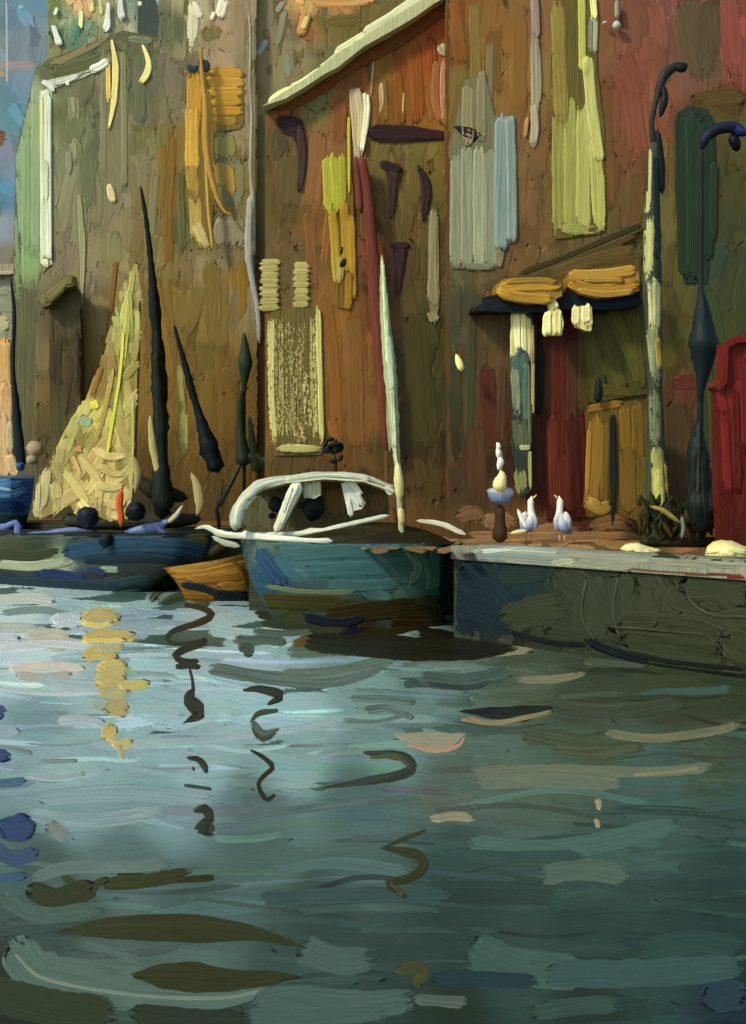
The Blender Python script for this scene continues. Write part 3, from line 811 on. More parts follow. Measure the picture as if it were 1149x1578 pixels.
B(p, S, """
398,0 404,150|20|80745c|776c56
440,10 425,80|10|7a7264|8a8478
408,40 414,80|10|74504c|70604c|1.0|.3
395,85 412,62|9|8a9cab|7d8c96|1.8
425,20 440,0|8|84847c
440,75 445,130|14|7c8678|777458|1.0|.3
468,40 480,65|22|8c5e40|7c5a3c|1.2
500,35 560,30|20|6b5c30|62542c|1.0
505,75 510,120|26|6d6640|67603a|1.0
455,-2 470,5|14|cf9a55|dba968|2.5
480,4 540,2 580,-4|18|b5814f|c69462|2.2
""")
p.make('wall', t)
p = Part(); slab(p, '455,58 462,28 470,22 477,30 474,45 460,60', RY - 0.035, .2, 'b98754', 'a0704a'); S = front(RY - 0.035)
B(p, S, "473,22 462,55|16|c08a52|b37e50|3\n474,26 466,45|9|d0a565|dcb878|3"); p.make('lantern', t)

# ---- the gabled ochre house
GY = 22.5
t = thing('gabled_house', P3(560, 790, GY), 'ochre house with a pale steep roof edge, purple sill and bright yellow shutter', 'house')
gp = '408,176 520,112 600,62 760,-40 820,0 820,848 408,848'
p = Part(); slab(p, gp, GY, 8, '6a5129', '5a4626'); S = front(GY); clip = lambda X, Y: inside(gp, X, Y)
f = Field("""440,180:7a4c26 470,150:7c5028 430,220:5e5036 440,300:5d4c2c 420,380:665233 450,330:5d4a28 480,170:706a40 500,170:74663e 490,230:865c36 475,300:815a30 520,170:7f4f2a 550,120:7d4c1c 590,110:7e5a1e 620,100:8c4f16 640,120:8a5018 665,90:8c4a14 680,40:8c4612 700,60:80541c 720,60:7a6224 740,90:7c6a34 660,170:84541e 600,170:7c5220 720,150:74602a
590,230:6a5a30 620,240:6a5c34 640,300:66562c 680,240:72602f 580,300:64502c 620,360:5c4c2a 640,430:544628 660,400:544a2c 600,450:544426 680,480:484428 600,560:524426 640,560:4a4226 680,560:424024 640,640:4b4124 600,700:4f3f22 690,620:3e3c24 700,690:3a3422 640,720:4a3c22 680,740:4a3a22
430,420:6c5836 470,440:665230 450,380:645030 480,350:785028 500,450:815a26 520,500:855a22 540,560:80582a 510,600:7c5426 560,640:7a522a 530,700:6c4a24 560,720:664a28 500,740:54422a 440,740:5a4628 400,650:6a5026 405,560:70562c 570,500:7a4c2c 580,400:7a4a34 430,790:54452c 600,790:6a5030""")
fill(p, S, (408, 0, 720, 420), f, 210, (50, 130), (11, 22), h=0.7, clip=clip)
fill(p, S, (408, 380, 720, 840), f, 190, (70, 160), (13, 26), h=0.7, clip=clip)
B(p, S, """
612,110 618,195|16|8a5216|7c4c16|1.6
640,70 645,190|20|8c5016|804a14|1.8
665,60 668,120|16|8a4814|7c4414|1.6
590,120 592,190|14|7c5a1e|866020|1.6
690,5 692,80|16|84480f|7a4a18|1.4
735,0 732,110|14|8a8038|76682c|1.4
718,20 720,130|18|756426|6c5a22|1.4
575,92 571,150|4|b8a078|8c6c3c|2
587,128 588,160 584,178|6,8,3|cdbf9c|9a7c50|2.4
622,140 620,180|3|bca274
470,165 490,158 506,165|36|716c42|6a643c|1.2
525,150 520,230|22|825030|764a28|1.2
492,200 480,330|28|88603a|7c5630|1.2
478,330 482,460|18|7f5730|744e28|1.2
510,300 498,420|14|8a5a30|80562a|1.2
500,450 515,560 520,700|20|84581f|7a5226|1.4
545,480 550,700|26|7e5628|74502a|1.2
510,640 520,690|16|8c5a26|7c5024
445,230 448,330|34|5c4c2a|645332|1.0
672,300 668,440|10|544a30|605434
700,480 705,600|30|444228|3c3a22|1.2
690,580 700,700|26|383826|403a24|1.2
640,480 650,700|40|4b4326|453d22|1.0
632,700 640,760|50|4d3d24|5a452a
708,610 712,640|14|5c4a26|6a5630|1.2
""", clip=clip)
p.make('wall', t)
p = Part(); slab(p, '404,164 440,140 470,122 520,82 560,58 600,30 640,6 700,-30 760,-66 960,60 960,78 760,-44 668,6 640,26 610,44 560,72 520,104 500,114 470,134 440,152', GY - .3, 8.2, 'b9b48c', 'a8a684')
S = front(GY - 0.035)
B(p, S, """
414,155 430,148 450,138|8,16,15|e6dfb4|d8cf9c|3.5
445,140 470,126 500,106|14|d8d3a0|c6c594|3
490,112 520,92 560,66|16,20,18|cdd0a2|b7bf98|3
515,84 545,66 575,48|16|c3bc9c|d3d2ac|3
548,72 600,44 640,16|20,26,22|c2cca4|adbd96|3.5
560,52 600,28 650,-6|16|b5ab98|c8c8a8|3
620,34 650,14 672,-8|16|cfe0bc|b5cba4|3.5
632,18 640,26|7|d6a040|c88c30|2
"""); p.make('roof', t)
p = Part(); slab(p, '420,164 440,152 520,106 610,50 680,6 690,20 620,70 520,124 470,160 440,178', GY - 0.035, .2, '73471c', '633c18'); S = front(GY - 0.035)
B(p, S, """
425,165 470,150 520,118|18|75471d|6a4018|1.8
500,128 560,92 620,54|16|7c4a16|6c4016|1.8
600,66 650,30 690,8|14|6c4010|7c4a12|1.8
430,176 450,172|14|7a4a2a|6c4024|1.6
"""); p.make('eaves_board', t)
p = Part(); slab(p, '426,178 452,180 466,184 474,220 470,262 464,300 458,298 460,250 456,220 448,208 432,204', GY - 0.035, .12, '3d2c2c', '33242a'); S = front(GY - 0.035)
B(p, S, """
428,188 450,192 466,200|24|3e2d30|33262a|2
462,195 466,240 462,295|12,14,6|3c2c2e|4a3834|2
"""); p.make('bracket', last('eaves_board'))
for pl, rows in (('566,192 690,200 692,215 690,216 640,220 580,222 566,212', "568,204 630,206 692,209|27,24,12|3a2626|322024|2.4"),):
    p = Part(); slab(p, pl, GY - 0.035, .13, '3a2628', '30202a'); B(p, front(GY - 0.035), rows); p.make('window_sill', t)
for pl, rows in (('584,248 622,256 618,275 610,285 608,330 600,340 596,300 594,268', "586,252 618,262|14|3c2a28|34242a|2\n606,262 602,338|20,14,7|3c2a28|443028|2"),
                 ('640,250 655,262 664,290 658,320 652,345 648,320 646,280', "643,254 656,285 652,342|8,16,8|402a28|36242a|2"),
                 ('600,372 630,374 630,384 618,410 614,440 608,462 608,425 604,390', "602,378 630,378|11|402a28|34242a|2\n618,380 612,455|20,14,6|402a28|38262a|2")):
    p = Part(); slab(p, pl, GY - 0.035, .13, '3c2a28', '30222a'); B(p, front(GY - 0.035), rows); p.make('window', t)
p = Part(); slab(p, '496,250 505,236 540,236 548,300 550,420 540,480 520,478 512,440 502,330', GY - 0.035, .1, '785e20', '6a4c1c'); S = front(GY - 0.035)
B(p, S, """
503,240 506,330|14|9c962c|a8a034|2.6
514,236 518,330|13|a29a2a|b0a838|2.8
527,238 528,330|13|a49c2c|988e28|2.6
537,180 538,300|5|c8b020|b8a020|2.8
512,320 520,440|14|a0801c|b0901e|2.2
530,310 535,420|14|ab841a|9c781c|2.2
541,330 545,460|10|b08a1c|9a7218|2.2
538,420 536,480|12|9a701c|8a6420|2.0
526,390 522,440|12|8c7238|a09260|1.8|.35
"""); p.make('shutter', t)
p = Part(); tube(p, '532,398 529,405 524,412', GY - .3, [2, 5, 3], '35261c'); tube(p, '527,380 525,392', GY - .3, [2, 3], '4a3620'); p.make('latch', last('shutter'))
p = Part(); slab(p, '538,138 548,134 560,142 570,148 566,200 556,256 544,250 540,190', GY - 0.035, .14, 'cdbf9a', 'ad9c7c'); S = front(GY - 0.035)
B(p, S, """
543,138 548,200 551,250|12,12,10|bda88a|ab9478|3
551,136 556,180 555,230|10|cbb694|b8a082|3
564,145 565,180 557,235|11,10,6|e8dfb6|f0e9c8|3.5
"""); p.make('chimney_pot', t)
p = Part(); tube(p, '556,240 566,300 574,400 584,520 592,640 594,695', GY - .25, [7, 9, 11, 11, 9, 5], '733c30', '5e3028', rough=.1, df=.5)
tube(p, '548,240 556,330', GY - .22, [5, 7], '6c3c2c', '5a3026'); p.make('drainpipe', t)
p = Part(); slab(p, '666,95 690,80 700,90 714,140 712,185 690,200 672,188 666,140', GY - 0.035, .09, '99603c', '8a5430'); S = front(GY - 0.035)
B(p, S, """
672,95 670,150 678,190|12|a06848|8c5838|2
684,92 682,140 685,190|9|c08a70|b07a60|2.6
690,92 689,180|4|cfa888|b08a68|2.4
702,100 706,150 702,195|16|985a2c|8a5026|2
712,120 713,180|3|c09a6c|a87c50|2
678,70 684,78 690,85|16,20,12|b0a888|9a8c70|3
690,62 697,72 698,84|8,10,8|e6dcae|f0e8c4|3.5
"""); p.make('niche', t)
p = Part(); slab(p, '660,330 678,330 680,470 670,505 658,475', GY - 0.035, .08, '857a5e', '74694e'); S = front(GY - 0.035)
B(p, S, "668,320 667,400 668,472|12,14,22|8d846a|7c7258|2\n664,478 672,500|16|8c846c|766c50|2|.3"); p.make('downpipe', t)
# the pale curtained door and the posts above it
p = Part(); slab(p, '413,478 432,474 490,470 495,560 502,690 498,704 420,706 414,600', GY - 0.035, .15, '6e6034', '5c4f2c'); S = front(GY - 0.035)
B(p, S, """
418,480 418,600 424,700|12|ccc27a|b4aa68|2.4|0.60
430,476 432,700|18|b8ae74|94885a|2.4|0.90
446,480 448,700|20|b8ae78|9c9264|2.4|1.00
464,478 466,700|20|b4a870|8c8254|2.4|1.05
482,474 484,700|18|c2b874|a49a60|2.4|0.90
490,470 496,690|9|cdc47c|b4aa66|2.6|.3
455,520 456,690|26|c0b070|a89860|2|1.05
440,600 442,700|20|bcae72|9c8c58|2|1.00
455,640 470,700|22|b89868|c4a874|2.4|0.90
470,560 476,690|20|c4b87a|b0a46c|2|1.00
424,690 500,692|14|bfb274|a89c64|2.2|.4
"""); p.make('door_curtain', t)
for xs_, ys_ in (((400, 432), (400, 480)), ((452, 478), (405, 478))):
    p = Part(); a, b = xs_; c, d = ys_
    slab(p, gable_lines((a, c + 2), (b - 3, c), (b, c + 12), (b - 3, d), (a + 6, d), (a + 2, c + 30)), GY - 0.035, .12, 'a09058', '8a7c4e'); S = front(GY - 0.035)
    B(p, S, '\n'.join(f"{a},{y} {b},{y-1}|11|b3a06a|9c8c58|2.4|.15" for y in range(c + 5, d, 10))); p.make('door_post', t)

# ---- narrow dark shed with a small pitched roof
t = thing('narrow_shed', P3(98, 780, 33), 'narrow dark brown shed with a slanted olive roof between the grey house and the sail', 'shed')
p = Part(); slab(p, '76,464 108,436 116,450 123,520 124,860 78,860', 33, .5, '534a38', '473f30'); S = front(33)
f = Field('90,480:554c38 110,470:5a5038 100,560:51482f 85,560:484030 115,560:4c4030 100,650:575038 95,720:5c523a 115,720:62583c 90,780:504a38')
fill(p, S, (78, 445, 123, 830), f, 36, (60, 150), (10, 18), h=0.8, clip=lambda X, Y: (X > 75) & (X < 125) & (Y > 464 - .9 * (X - 76)))
B(p, S, "119,500 122,620|5|392f24|443a2c|1.4\n80,480 84,600|5|3c3628|4a4232|1.4"); p.make('wall', t)
p = Part(); slab(p, '60,458 72,448 98,424 112,424 114,440 96,446 76,470 64,474', 32.6, .5, '77704a', '665f3c'); S = front(32.6)
B(p, S, "62,462 72,462|20|7d7648|6c6640|2.4\n70,464 85,450 104,432|17|78704a|6a6340|2.4\n100,430 112,436|13|776f4a|6b6440|2"); p.make('roof', t)
# ---- the red and ochre house on the quay
RH = 21.5
t = thing('red_house', P3(940, 830, RH), 'rust red and ochre house with lime green and grey shutters above a red door', 'house')
p = Part(); rp = '690,-60 1260,-60 1260,836 690,836'
slab(p, rp, RH, 10, '63482a', '523c24'); S = front(RH); S.gain = np.array([.98, 1.0, 1.16]); clip = lambda X, Y: (X > 690) & (Y < 836)
f = Field("""700,20:84501a 695,90:7c4a18 712,120:70602a 700,180:745a28 697,240:6e5a30 698,430:545034 705,500:4a4630 705,560:42402a 697,620:3e3c24 700,690:3a3422 700,760:4a3a22 700,820:54402a 720,460:4c4630 720,600:4a4028 720,700:4a3620 735,40:7c5a26 760,80:84602c 790,60:845c2a 790,150:815c28 770,250:7a6038 740,430:62502f 810,300:725630 820,200:785832 830,50:7c5636 845,120:7c6236 870,100:80683a 935,60:7d5236 930,140:714a2c 960,50:80523c 960,150:7c4c34 990,100:804c38 1000,200:7a4a30 960,250:6e4b2a 950,320:66502c 1010,150:85523e 1035,60:6c4c38 1030,20:7c5040 1080,50:5a4a36 1090,100:5c4a34 1060,120:74503c 1120,40:8a4a40 1140,110:84483e 1060,180:6c4430 1120,160:54401f 1140,200:544c2a
1040,250:645028 1130,270:4b4726 1120,350:46462a 1025,330:665a30 1030,420:5c5428 1040,500:524c26 1090,400:38463a 1130,450:44482c 1130,520:444828 1090,560:434628 1040,570:584624 1050,610:5c3a26 1040,680:503c24 1050,760:4f3a22 1100,640:3c4426 1095,720:3c4024 1120,520:484a26
790,390:6c5230 830,380:6c522c 900,380:66522e 950,370:5e5028 860,410:5a4c2a 740,500:584528 735,600:57432a 760,560:5a462a 740,680:50381f 760,640:54301c 740,760:51391f 765,720:40281a 720,800:57442a 790,600:4a3a26 850,560:55251a 870,640:5a221a 850,700:63261c 880,760:4a201a 820,700:43301c 835,760:4c2c1c 900,560:57522a 950,530:565226 930,580:544e22 970,560:4c4820 900,480:565024 860,500:50301c 895,620:584422 930,700:624c1e 970,700:5c4a20 960,780:544420 1000,800:4a3c1e 870,800:52301c 820,800:6a4a2c""")
fill(p, S, (692, -20, 1270, 420), f, 330, (60, 150), (14, 26), h=0.8, clip=clip)
fill(p, S, (692, 380, 1270, 836), f, 330, (60, 150), (13, 24), h=0.8, clip=clip)
B(p, S, """
940,110 970,140 985,250|30|784830|854e38|1.4
960,80 990,160|24|814c3a|78452f|1.4
1010,0 1020,90|30|84543e|7c4a3a|1.2
1120,0 1130,120|36|8c4c42|80443a|1.4
1060,-5 1070,60 1085,130|50|5a4b37|604e38|1.4
1090,-5 1092,100|40|5c4c38|54462f|1.2
1000,150 1010,260|20|84523c|784a30|1.2
985,260 970,380|26|6a4e2a|604826|1.2
930,150 940,330|22|6c4c2a|74502e|1.2
730,0 735,180|18|806a34|7a5e2a|1.2
755,60 752,240|12|7c7050|746440|1.2
800,20 800,180|24|845e2a|7c5626|1.2
1060,160 1110,150 1149,150|30|56421f|604a26|1.6
1070,160 1120,190 1149,190|24|504824|5a4a28|1.4
740,445 790,425|16|5c4a2c|544428
1000,470 1035,580|36|56501f|4e4a22|1.4
1010,420 1030,560|20|63562c|58501f
1035,590 1075,588|24|5a2e22|633426|1.4
1040,620 1045,780|36|53402a|4a3822|1.6
1060,630 1062,780|14|5a4428|4c3a22
1085,440 1120,600|30|454a2a|3e442a
1098,580 1105,740|20|3c4628|444a2a
728,460 722,700|16|43412a|4c4428|1.2
740,808 775,800 800,812|26|8e6c48|7c5c3c|1.5|.4
700,800 730,790 745,812|26|806040|6a4e34|1.5|.5
815,822 860,814 900,822|20|906c48|845c40|1.5|.4
905,815 950,804 985,818|24|8c6844|7a5a38|1.5|.45
720,824 800,826 900,825 1000,826|12|9a744c|86643f|1.5|.25
1000,824 1060,822 1110,826|14|8c6044|744c38|1.5|.35
750,560 755,700|26|593222|522c1c|1.4
730,650 740,790|30|4c341e|57402a|1.2
775,560 770,690|16|4f3a26|56422a
""", clip=clip)
SX = P3(690, 700, RH)[0]; SS = Surf((SX, 25, 0), (-1, 0, 0))
sf = Field('700,20:80541c 690,60:7a4a18 710,120:70602a 700,180:745824 690,240:72602f 700,300:62542e 690,360:5c4c2a 700,430:545034 710,500:4a4630 700,560:42402a 690,620:3e3c24 700,690:3a3422 700,760:4a3a22 700,820:4e3a24')
fill(p, SS, (676, -20, 688, 838), sf, 30, (50, 120), (6, 10), h=0.7, clip=lambda X, Y: (X < 689) & (X > 668))
p.make('wall', t)
def panel(name, poly, dY, thick, c, c2, rows, label=None, parent=None, gain=1.0):
    p = Part(); slab(p, poly, RH - dY, thick, c, c2); S = front(RH - dY); S.gain = np.asarray(gain); B(p, S, rows); o = p.make(name, parent or t)
    if label: o['label'] = label
    return o
panel('shutter', '690,225 712,120 748,115 762,175 796,185 798,375 776,382 772,415 692,418', .03, .09, '75705a', '68644e', """
703,240 702,415|20|8c8c76|7a7b68|2.6
720,225 719,415|20|908f79|80806c|2.8
738,225 738,415|20|8d8e7a|9a9a86|2.8
755,230 756,415|20|8b8c7a|7d7f6e|2.6
722,130 720,225|20|82765a|8c8064|2.2
742,110 742,220|16|857c62|787258|2.2
772,178 771,300 772,385|20|84918e|74858a|3
786,180 788,300 788,375|16|8a9690|788a8c|3
770,385 768,412|14|857c66|786c54|2
708,410 772,412|12|7f7d68|6c6a54|1.4|.3
""", 'wide weathered grey shutter with a bluish right edge')
panel('shutter', '852,20 882,-40 918,-40 922,110 934,200 934,355 926,364 852,372 850,200', .03, .09, '6a5c2e', '5c5028', """
862,170 862,365|24|928e4a|7c7842|2.4|.25
878,150 880,365|22|8f8c48|9a9852|2.4|.2
858,0 866,200|22|7f7038|8c7f40|1.6|.3
900,160 898,362|24|a29e58|aeaa62|2.6|.15
916,210 924,360|20|aeaa60|9e9a58|2.6|.12
925,260 928,360|12|b3af5e|a09c50|2.4|.2
896,-6 897,110|12|b5b558|a5a650|3
905,90 912,170 924,250|18|b0ae66|bab872|3
915,20 914,85|13|b0ab8a|a09c80|2.6
910,30 909,80|6|83847a|7c7c74|2.6
913,-5 916,30|10|eee6a0|e4da90|3.5
855,352 930,356|18|9c9858|8c8848|1.8|.6
""", 'tall lime yellow shutter')
panel('drainpipe', '812,-40 834,-40 832,120 830,220 822,232 814,224 818,120', .03, .1, '9a8878', '857064', """
824,-5 826,60|13|97847c|8a746c|2.4
824,60 826,130 824,180|14,18,12|a39684|8c7c6c|2.6
822,160 824,200 820,225|12,13,14|ada294|9a8c7a|2.8
812,180 808,215|6|b08058|9c7048|2
""", 'pale pinkish pipe ending in mid wall')
p = Part(); tube(p, '950,0 951,30', RH - .1, [3, 5], '93887c'); tube(p, '949,32 950,40 951,47', RH - .12, [3, 7, 4], 'b5b5a8'); tube(p, '931,33 932,38', RH - .12, [4, 4], 'c4bfb0'); p.make('wall_hook', t)
panel('doorway', '1038,172 1060,160 1090,165 1104,185 1106,300 1098,372 1090,440 1052,440 1044,330', .03, .07, '2f3c32', '28342f', """
1050,180 1052,300 1056,430|24|32402f|2b3a30|1.8
1068,172 1070,430|26|2d3d34|34433a|1.8
1088,178 1092,300 1088,400|22|304036|29382f|1.8
1100,250 1098,370|12|36443a|2c3b32|1.6
""", 'dark green upper door', gain=(.78, .84, .72))
panel('awning_frame', '780,440 800,418 990,342 992,352 900,392 820,424 990,390 990,455 780,462', .10, .22, '5c4a28', '504224', """
800,422 880,392 988,346|9|37361f|403c22|2
815,430 900,395 985,360|12|544526|5c4a28|1.2
840,425 930,395 988,380|18|5c4c28|645230|1.2
900,405 985,395|16|5e4e2c|54451f|1.2
""")
panel('awning_shadow_strip', '745,458 775,452 985,448 988,470 930,476 860,478 820,482 750,480 724,482 724,476 748,472', .45, .4, '1d2229', '171c24', """
728,479 760,470 800,468|10,20,20|1c222a|232a30|1.6
780,468 860,468|20|1a222c|20262c|1.6
850,462 930,468 986,462|20|182230|202a34|1.6
726,478 752,478|4|2a2620
""")  # dark sheet standing in for the shadow under the awnings
for pl, rows, lb in (('762,440 775,430 820,428 850,430 864,436 866,456 845,466 810,468 778,462 764,452', "766,446 800,440 862,440|18|a87c28|b48a34|4\n766,450 800,458 850,462|16|b98a2c|9c7428|4\n780,434 830,432 858,436|9|a27a34|8c6c30|3", 'left awning scallop with rounded end'),
                     ('873,425 885,416 940,418 978,410 985,425 984,448 960,456 920,460 890,452 876,440', "876,424 920,424 980,416|18|a57c2e|b08a3c|4\n878,438 920,446 982,438|18|ab7f2c|9c7428|4\n890,448 930,454 975,450|10|b2882e|9a7430|4\n900,432 960,432|8|94703a|a88040|3", 'right awning scallop under the lamp post')):
    p = Part(); slab(p, pl, RH - .6, .5, '9c742c', '86642a'); B(p, front(RH - .6), rows); p.make('awning', t)['label'] = lb
panel('porch_column', '784,482 800,476 818,478 824,490 822,640 820,760 800,770 786,690', .25, .15, '3c4438', '2c3a3c', """
803,480 802,560|34|cfc48c|b8b184|3
796,480 797,540|9|efe6ac|f4ecc0|3.5
806,480 808,585|8|f0e7a8|e0d898|3.5
800,540 802,620|28|3c5660|566a60|2
792,560 798,650|14|94967a|5a6a62|2|.35
810,560 812,690|14|3a545c|6c7860|2
800,640 804,700|24|6c745c|4c4630|1.6|.5
800,690 818,690|8|9a9a70|b0ae88|2.4
816,695 817,755|6|b8b484|8c8a58|2.4
800,720 804,765|22|77744c|8a865a|1.6|.5
820,500 821,640|5|b49a54|a38a4c|2
""", 'pale column beside the cafe door')
panel('door', '828,480 840,470 905,470 912,600 910,800 840,805 830,640', .04, .08, '55231a', '451c16', """
845,505 848,640|18|50261c|5a2a1e|1.8
860,505 862,790|22|60251c|561f18|2
882,520 880,790|20|4e2a1c|562e20|1.8
900,480 898,640|18|4e3a1e|563e20|1.6
850,640 856,790|18|64281e|70301f|2
868,700 872,790|18|5f241c|6c2c20|1.8
832,500 828,640|8|1e2420|262a24|1.8
836,540 832,640|8|20241e|1a201e|1.8
880,640 890,800|20|472019|521f18|1.6
""", 'dark red cafe door', gain=(.86, 1.15, 1.0))
panel('awning_curtain', '910,470 985,466 998,500 1000,610 905,625 900,560', .05, .1, '504c20', '46441e', """
920,480 945,560 960,600|22|5a5526|4c4a1e|1.8
940,472 970,540 990,590|22|535022|5e5a2a|1.8
962,470 985,520 996,560|18|4c4c20|58541f|1.8
908,500 915,570 930,610|18|57502c|4e4824|1.6
905,600 985,605|18|4e4a22|584e26|1.4
978,480 990,600|14|4c4a1f|565226|1.6
""", 'olive curtain hung slanting beside the door')
panel('window_sill', '699,193 722,198 742,209 732,224 716,216', .03, .12, '3a2628', '30202a', "700,196 720,204 740,211|6,18,14|3a2628|33242a|2.4")
# lit lanterns under the awning
for i, (pl, rows, lb) in enumerate((('836,450 846,452 856,468 868,480 872,500 868,520 840,520 835,495 846,482', "832,447 846,456 856,476|5,9,16|f2e6a4|e8da94|4.5\n843,482 842,516|15|e9dc96|f3eab4|4.5\n858,480 858,516|14|eee2a0|e0d088|4.5", 'larger cream lantern left of the door'),
                                    ('880,474 895,468 914,470 916,500 905,514 884,506', "888,472 886,502|14|e8dc9c|d8cc8c|3.5|.2\n903,470 902,498|15|efe4ac|e0d494|3.5|.2\n906,496 908,512|10|d8cc90|b8ac70|2.5|.4", 'smaller cream lantern over the door'))):
    p = Part(); slab(p, pl, RH - .55, .15, 'd8c988', 'b8a868'); B(p, front(RH - .55), rows); p.make('lantern', t)['label'] = lb
p = Part(); tube(p, '702,545 706,555 712,572', RH - .4, [2, 6, 5], 'ece29a', 'd8cc80'); tube(p, '697,532 702,546', RH - .4, [1.5, 2], '6a5c30'); p.make('wall_lamp', t)

# ---- ochre board leaning by the door
t2 = thing('sign_board', P3(940, 826, 20.6), 'tall ochre board split by a dark slit, between the red door and lamp post', 'board')
p = Part(); slab(p, '902,632 920,622 985,612 1002,625 1004,800 985,806 940,790 905,800 900,770 906,700', 20.7, .25, '6c5220', '5a451c'); S = front(20.7)
B(p, S, """
904,632 930,626 960,622|13|8a6428|7a5820|2.4
918,640 916,720 908,790|22|7c5c20|8c6a28|2.6
934,650 930,780|14|6c531c|785c20|2.4
962,625 966,700|20|6f551c|7c5f20|2.4
982,622 984,720|20|6a5220|75591c|2.4
966,690 968,790|26|675220|745a22|2.4
990,700 990,790|18|6a5a22|5c4e1e|2.2
905,770 925,785 940,775|20|8c6c30|a07c40|3
908,660 904,760|8|94702a|a47c30|2.6
""")
p.make('panel', t2)
p = Part(); slab(p, '938,640 946,634 950,700 948,790 944,812 940,790', 20.66, .1, '1c2422', '161c20'); B(p, front(20.66), "943,640 944,720 944,810|10,11,5|1a2224|242c2a|2"); p.make('slit', last('panel'))
p = Part(); tube(p, '921,580 922,600 920,622', 20.6, [3, 7, 5], '1c2620', df=.7); tube(p, '930,576 934,592', 20.6, [2, 2.5], '26302a'); p.make('top_accent', t2)

# ---- lamp post, pale and weathered
LY = 19.6
def lamp(name, base, label): return thing(name, base, label, 'street lamp')
t = lamp('street_lamp', P3(1014, 840, LY), 'pale yellow weathered street lamp post with a dark hooked arm, beside the ochre board')
p = Part(); tube(p, '1008,215 1006,300 1004,420 1008,560 1010,700 1014,800 1015,838', LY, [7, 12, 15, 13, 12, 16, 19], '454a38', '2f3a38', rough=.08)
S = Surf(part=p)
B(p, S, """
1000,230 998,330|10|b8b478|8a8a60|3|.3
1010,240 1012,400|10|1f2c30|2a3838|2
1000,330 998,440|16|b0ac70|8c8c64|2.4|.4
1008,430 1008,520|20|c8c48c|7c8068|3|.45
1004,500 1012,600|20|94906a|5c6858|2.4|.4
1012,520 1016,570|8|b49a40|a08c3c|2.4
1008,600 1010,700|20|74765a|5a6454|2|.35
1012,690 1016,780|22|a5a05a|8c8a54|2.4|.2
1014,720 1018,790|14|bdb668|a8a05a|2.6
1024,710 1028,770|4|c89850|b48444|2.6
"""); p.make('post', t)
p = Part(); tube(p, '1008,225 1004,190 1012,150 1022,118 1038,104 1056,100', LY, [6, 4, 4, 6, 8, 5], '26282c', '3a3430')
tube(p, '1020,130 1024,150 1016,182', LY - .02, [4, 7, 3], '22262c'); tube(p, '1012,200 1018,260 1020,300', LY + .0, [5, 7, 4], '18222a'); p.make('arm', t)
p = Part(); tube(p, '1040,102 1050,105 1058,98', LY - .03, [5, 8, 4], '1e2226'); p.make('lamp_head', last('arm'))

t = lamp('street_lamp', P3(1076, 838, 19.2), 'dark blue curved street lamp on a thin post above the red kiosk')
p = Part(); tube(p, '1080,232 1086,214 1100,202 1120,196 1136,200 1149,210', 19.4, [4, 8, 9, 9, 10, 6], '191f30', '232a44'); p.make('arm', t)
p = Part(); tube(p, '1128,190 1138,202 1150,206', 19.38, [5, 9, 6], '29407c', '1c2a58'); tube(p, '1126,208 1132,220 1136,234', 19.38, [7, 9, 6], '10141a'); p.make('lamp_head', last('arm'))
p = Part(); tube(p, '1080,228 1079,500 1077,838', 19.42, [4, 5, 6], '262e2c'); p.make('post', t)

# ---- furled parasols
PG = 'furled parasols on the waterfront'
def parasol(x, top, wide_y, tail, Y, cols, label, wd, poletop, base):
    t = thing('furled_parasol', P3(x, base, Y), label, 'parasol', PG)
    p = Part(); tube(p, [(x, top), (x + wd * .1, (top + wide_y) / 2), (x + wd * .15, wide_y), (x, (wide_y + tail) / 2 + 10), (x - 1, tail)], Y, [2, wd * .55, wd, wd * .45, 2], cols[0], cols[1], rough=.08, cap=.3); p.make('canopy', t)
    p = Part(); tube(p, [(x, tail - 20), (x, base)], Y + .03, [2.5, 3], cols[1]); p.make('pole', t); return t
parasol(1080, 440, 555, 620, 18.9, ('1e2a2c', '18222a'), 'dark blue green furled parasol high on its pole beside the red kiosk', 24, 600, 838)
t = thing('folded_parasol', P3(1078, 842, 18.6), 'black green folded parasol resting on the quay below the higher one, beside the red kiosk', 'parasol', PG)
p = Part(); tube(p, '1076,640 1074,690 1078,740 1080,790 1078,825', 18.6, [3, 14, 20, 24, 16], '1c2624', '141c20', rough=.1); S = Surf(part=p)
B(p, S, "1072,670 1066,740 1068,810|10|202c2c|18201e|3\n1080,660 1086,740 1090,810|10|26302c|1a2222|3\n1076,650 1075,760|5|323c38|1c2422|3\n1096,750 1100,800|12|1a2422|2a322c|2.4"); p.make('canopy', t)
parasol(376, 512, 555, 612, 26.2, ('2f3a2a', '28342a'), 'slim dark green furled parasol left of the pale curtained door', 12, 600, 814)
t = [o for o in bpy.data.objects if o.get('label', '').startswith('slim dark green')][0]
p = Part(); tube(p, '372,600 370,660 376,720', 26.1, [3, 7, 14], '343c28', '28322a'); tube(p, '384,640 390,690 398,730', 26.1, [2, 6, 9], '2c3828', '343e2c'); p.make('cover', t)

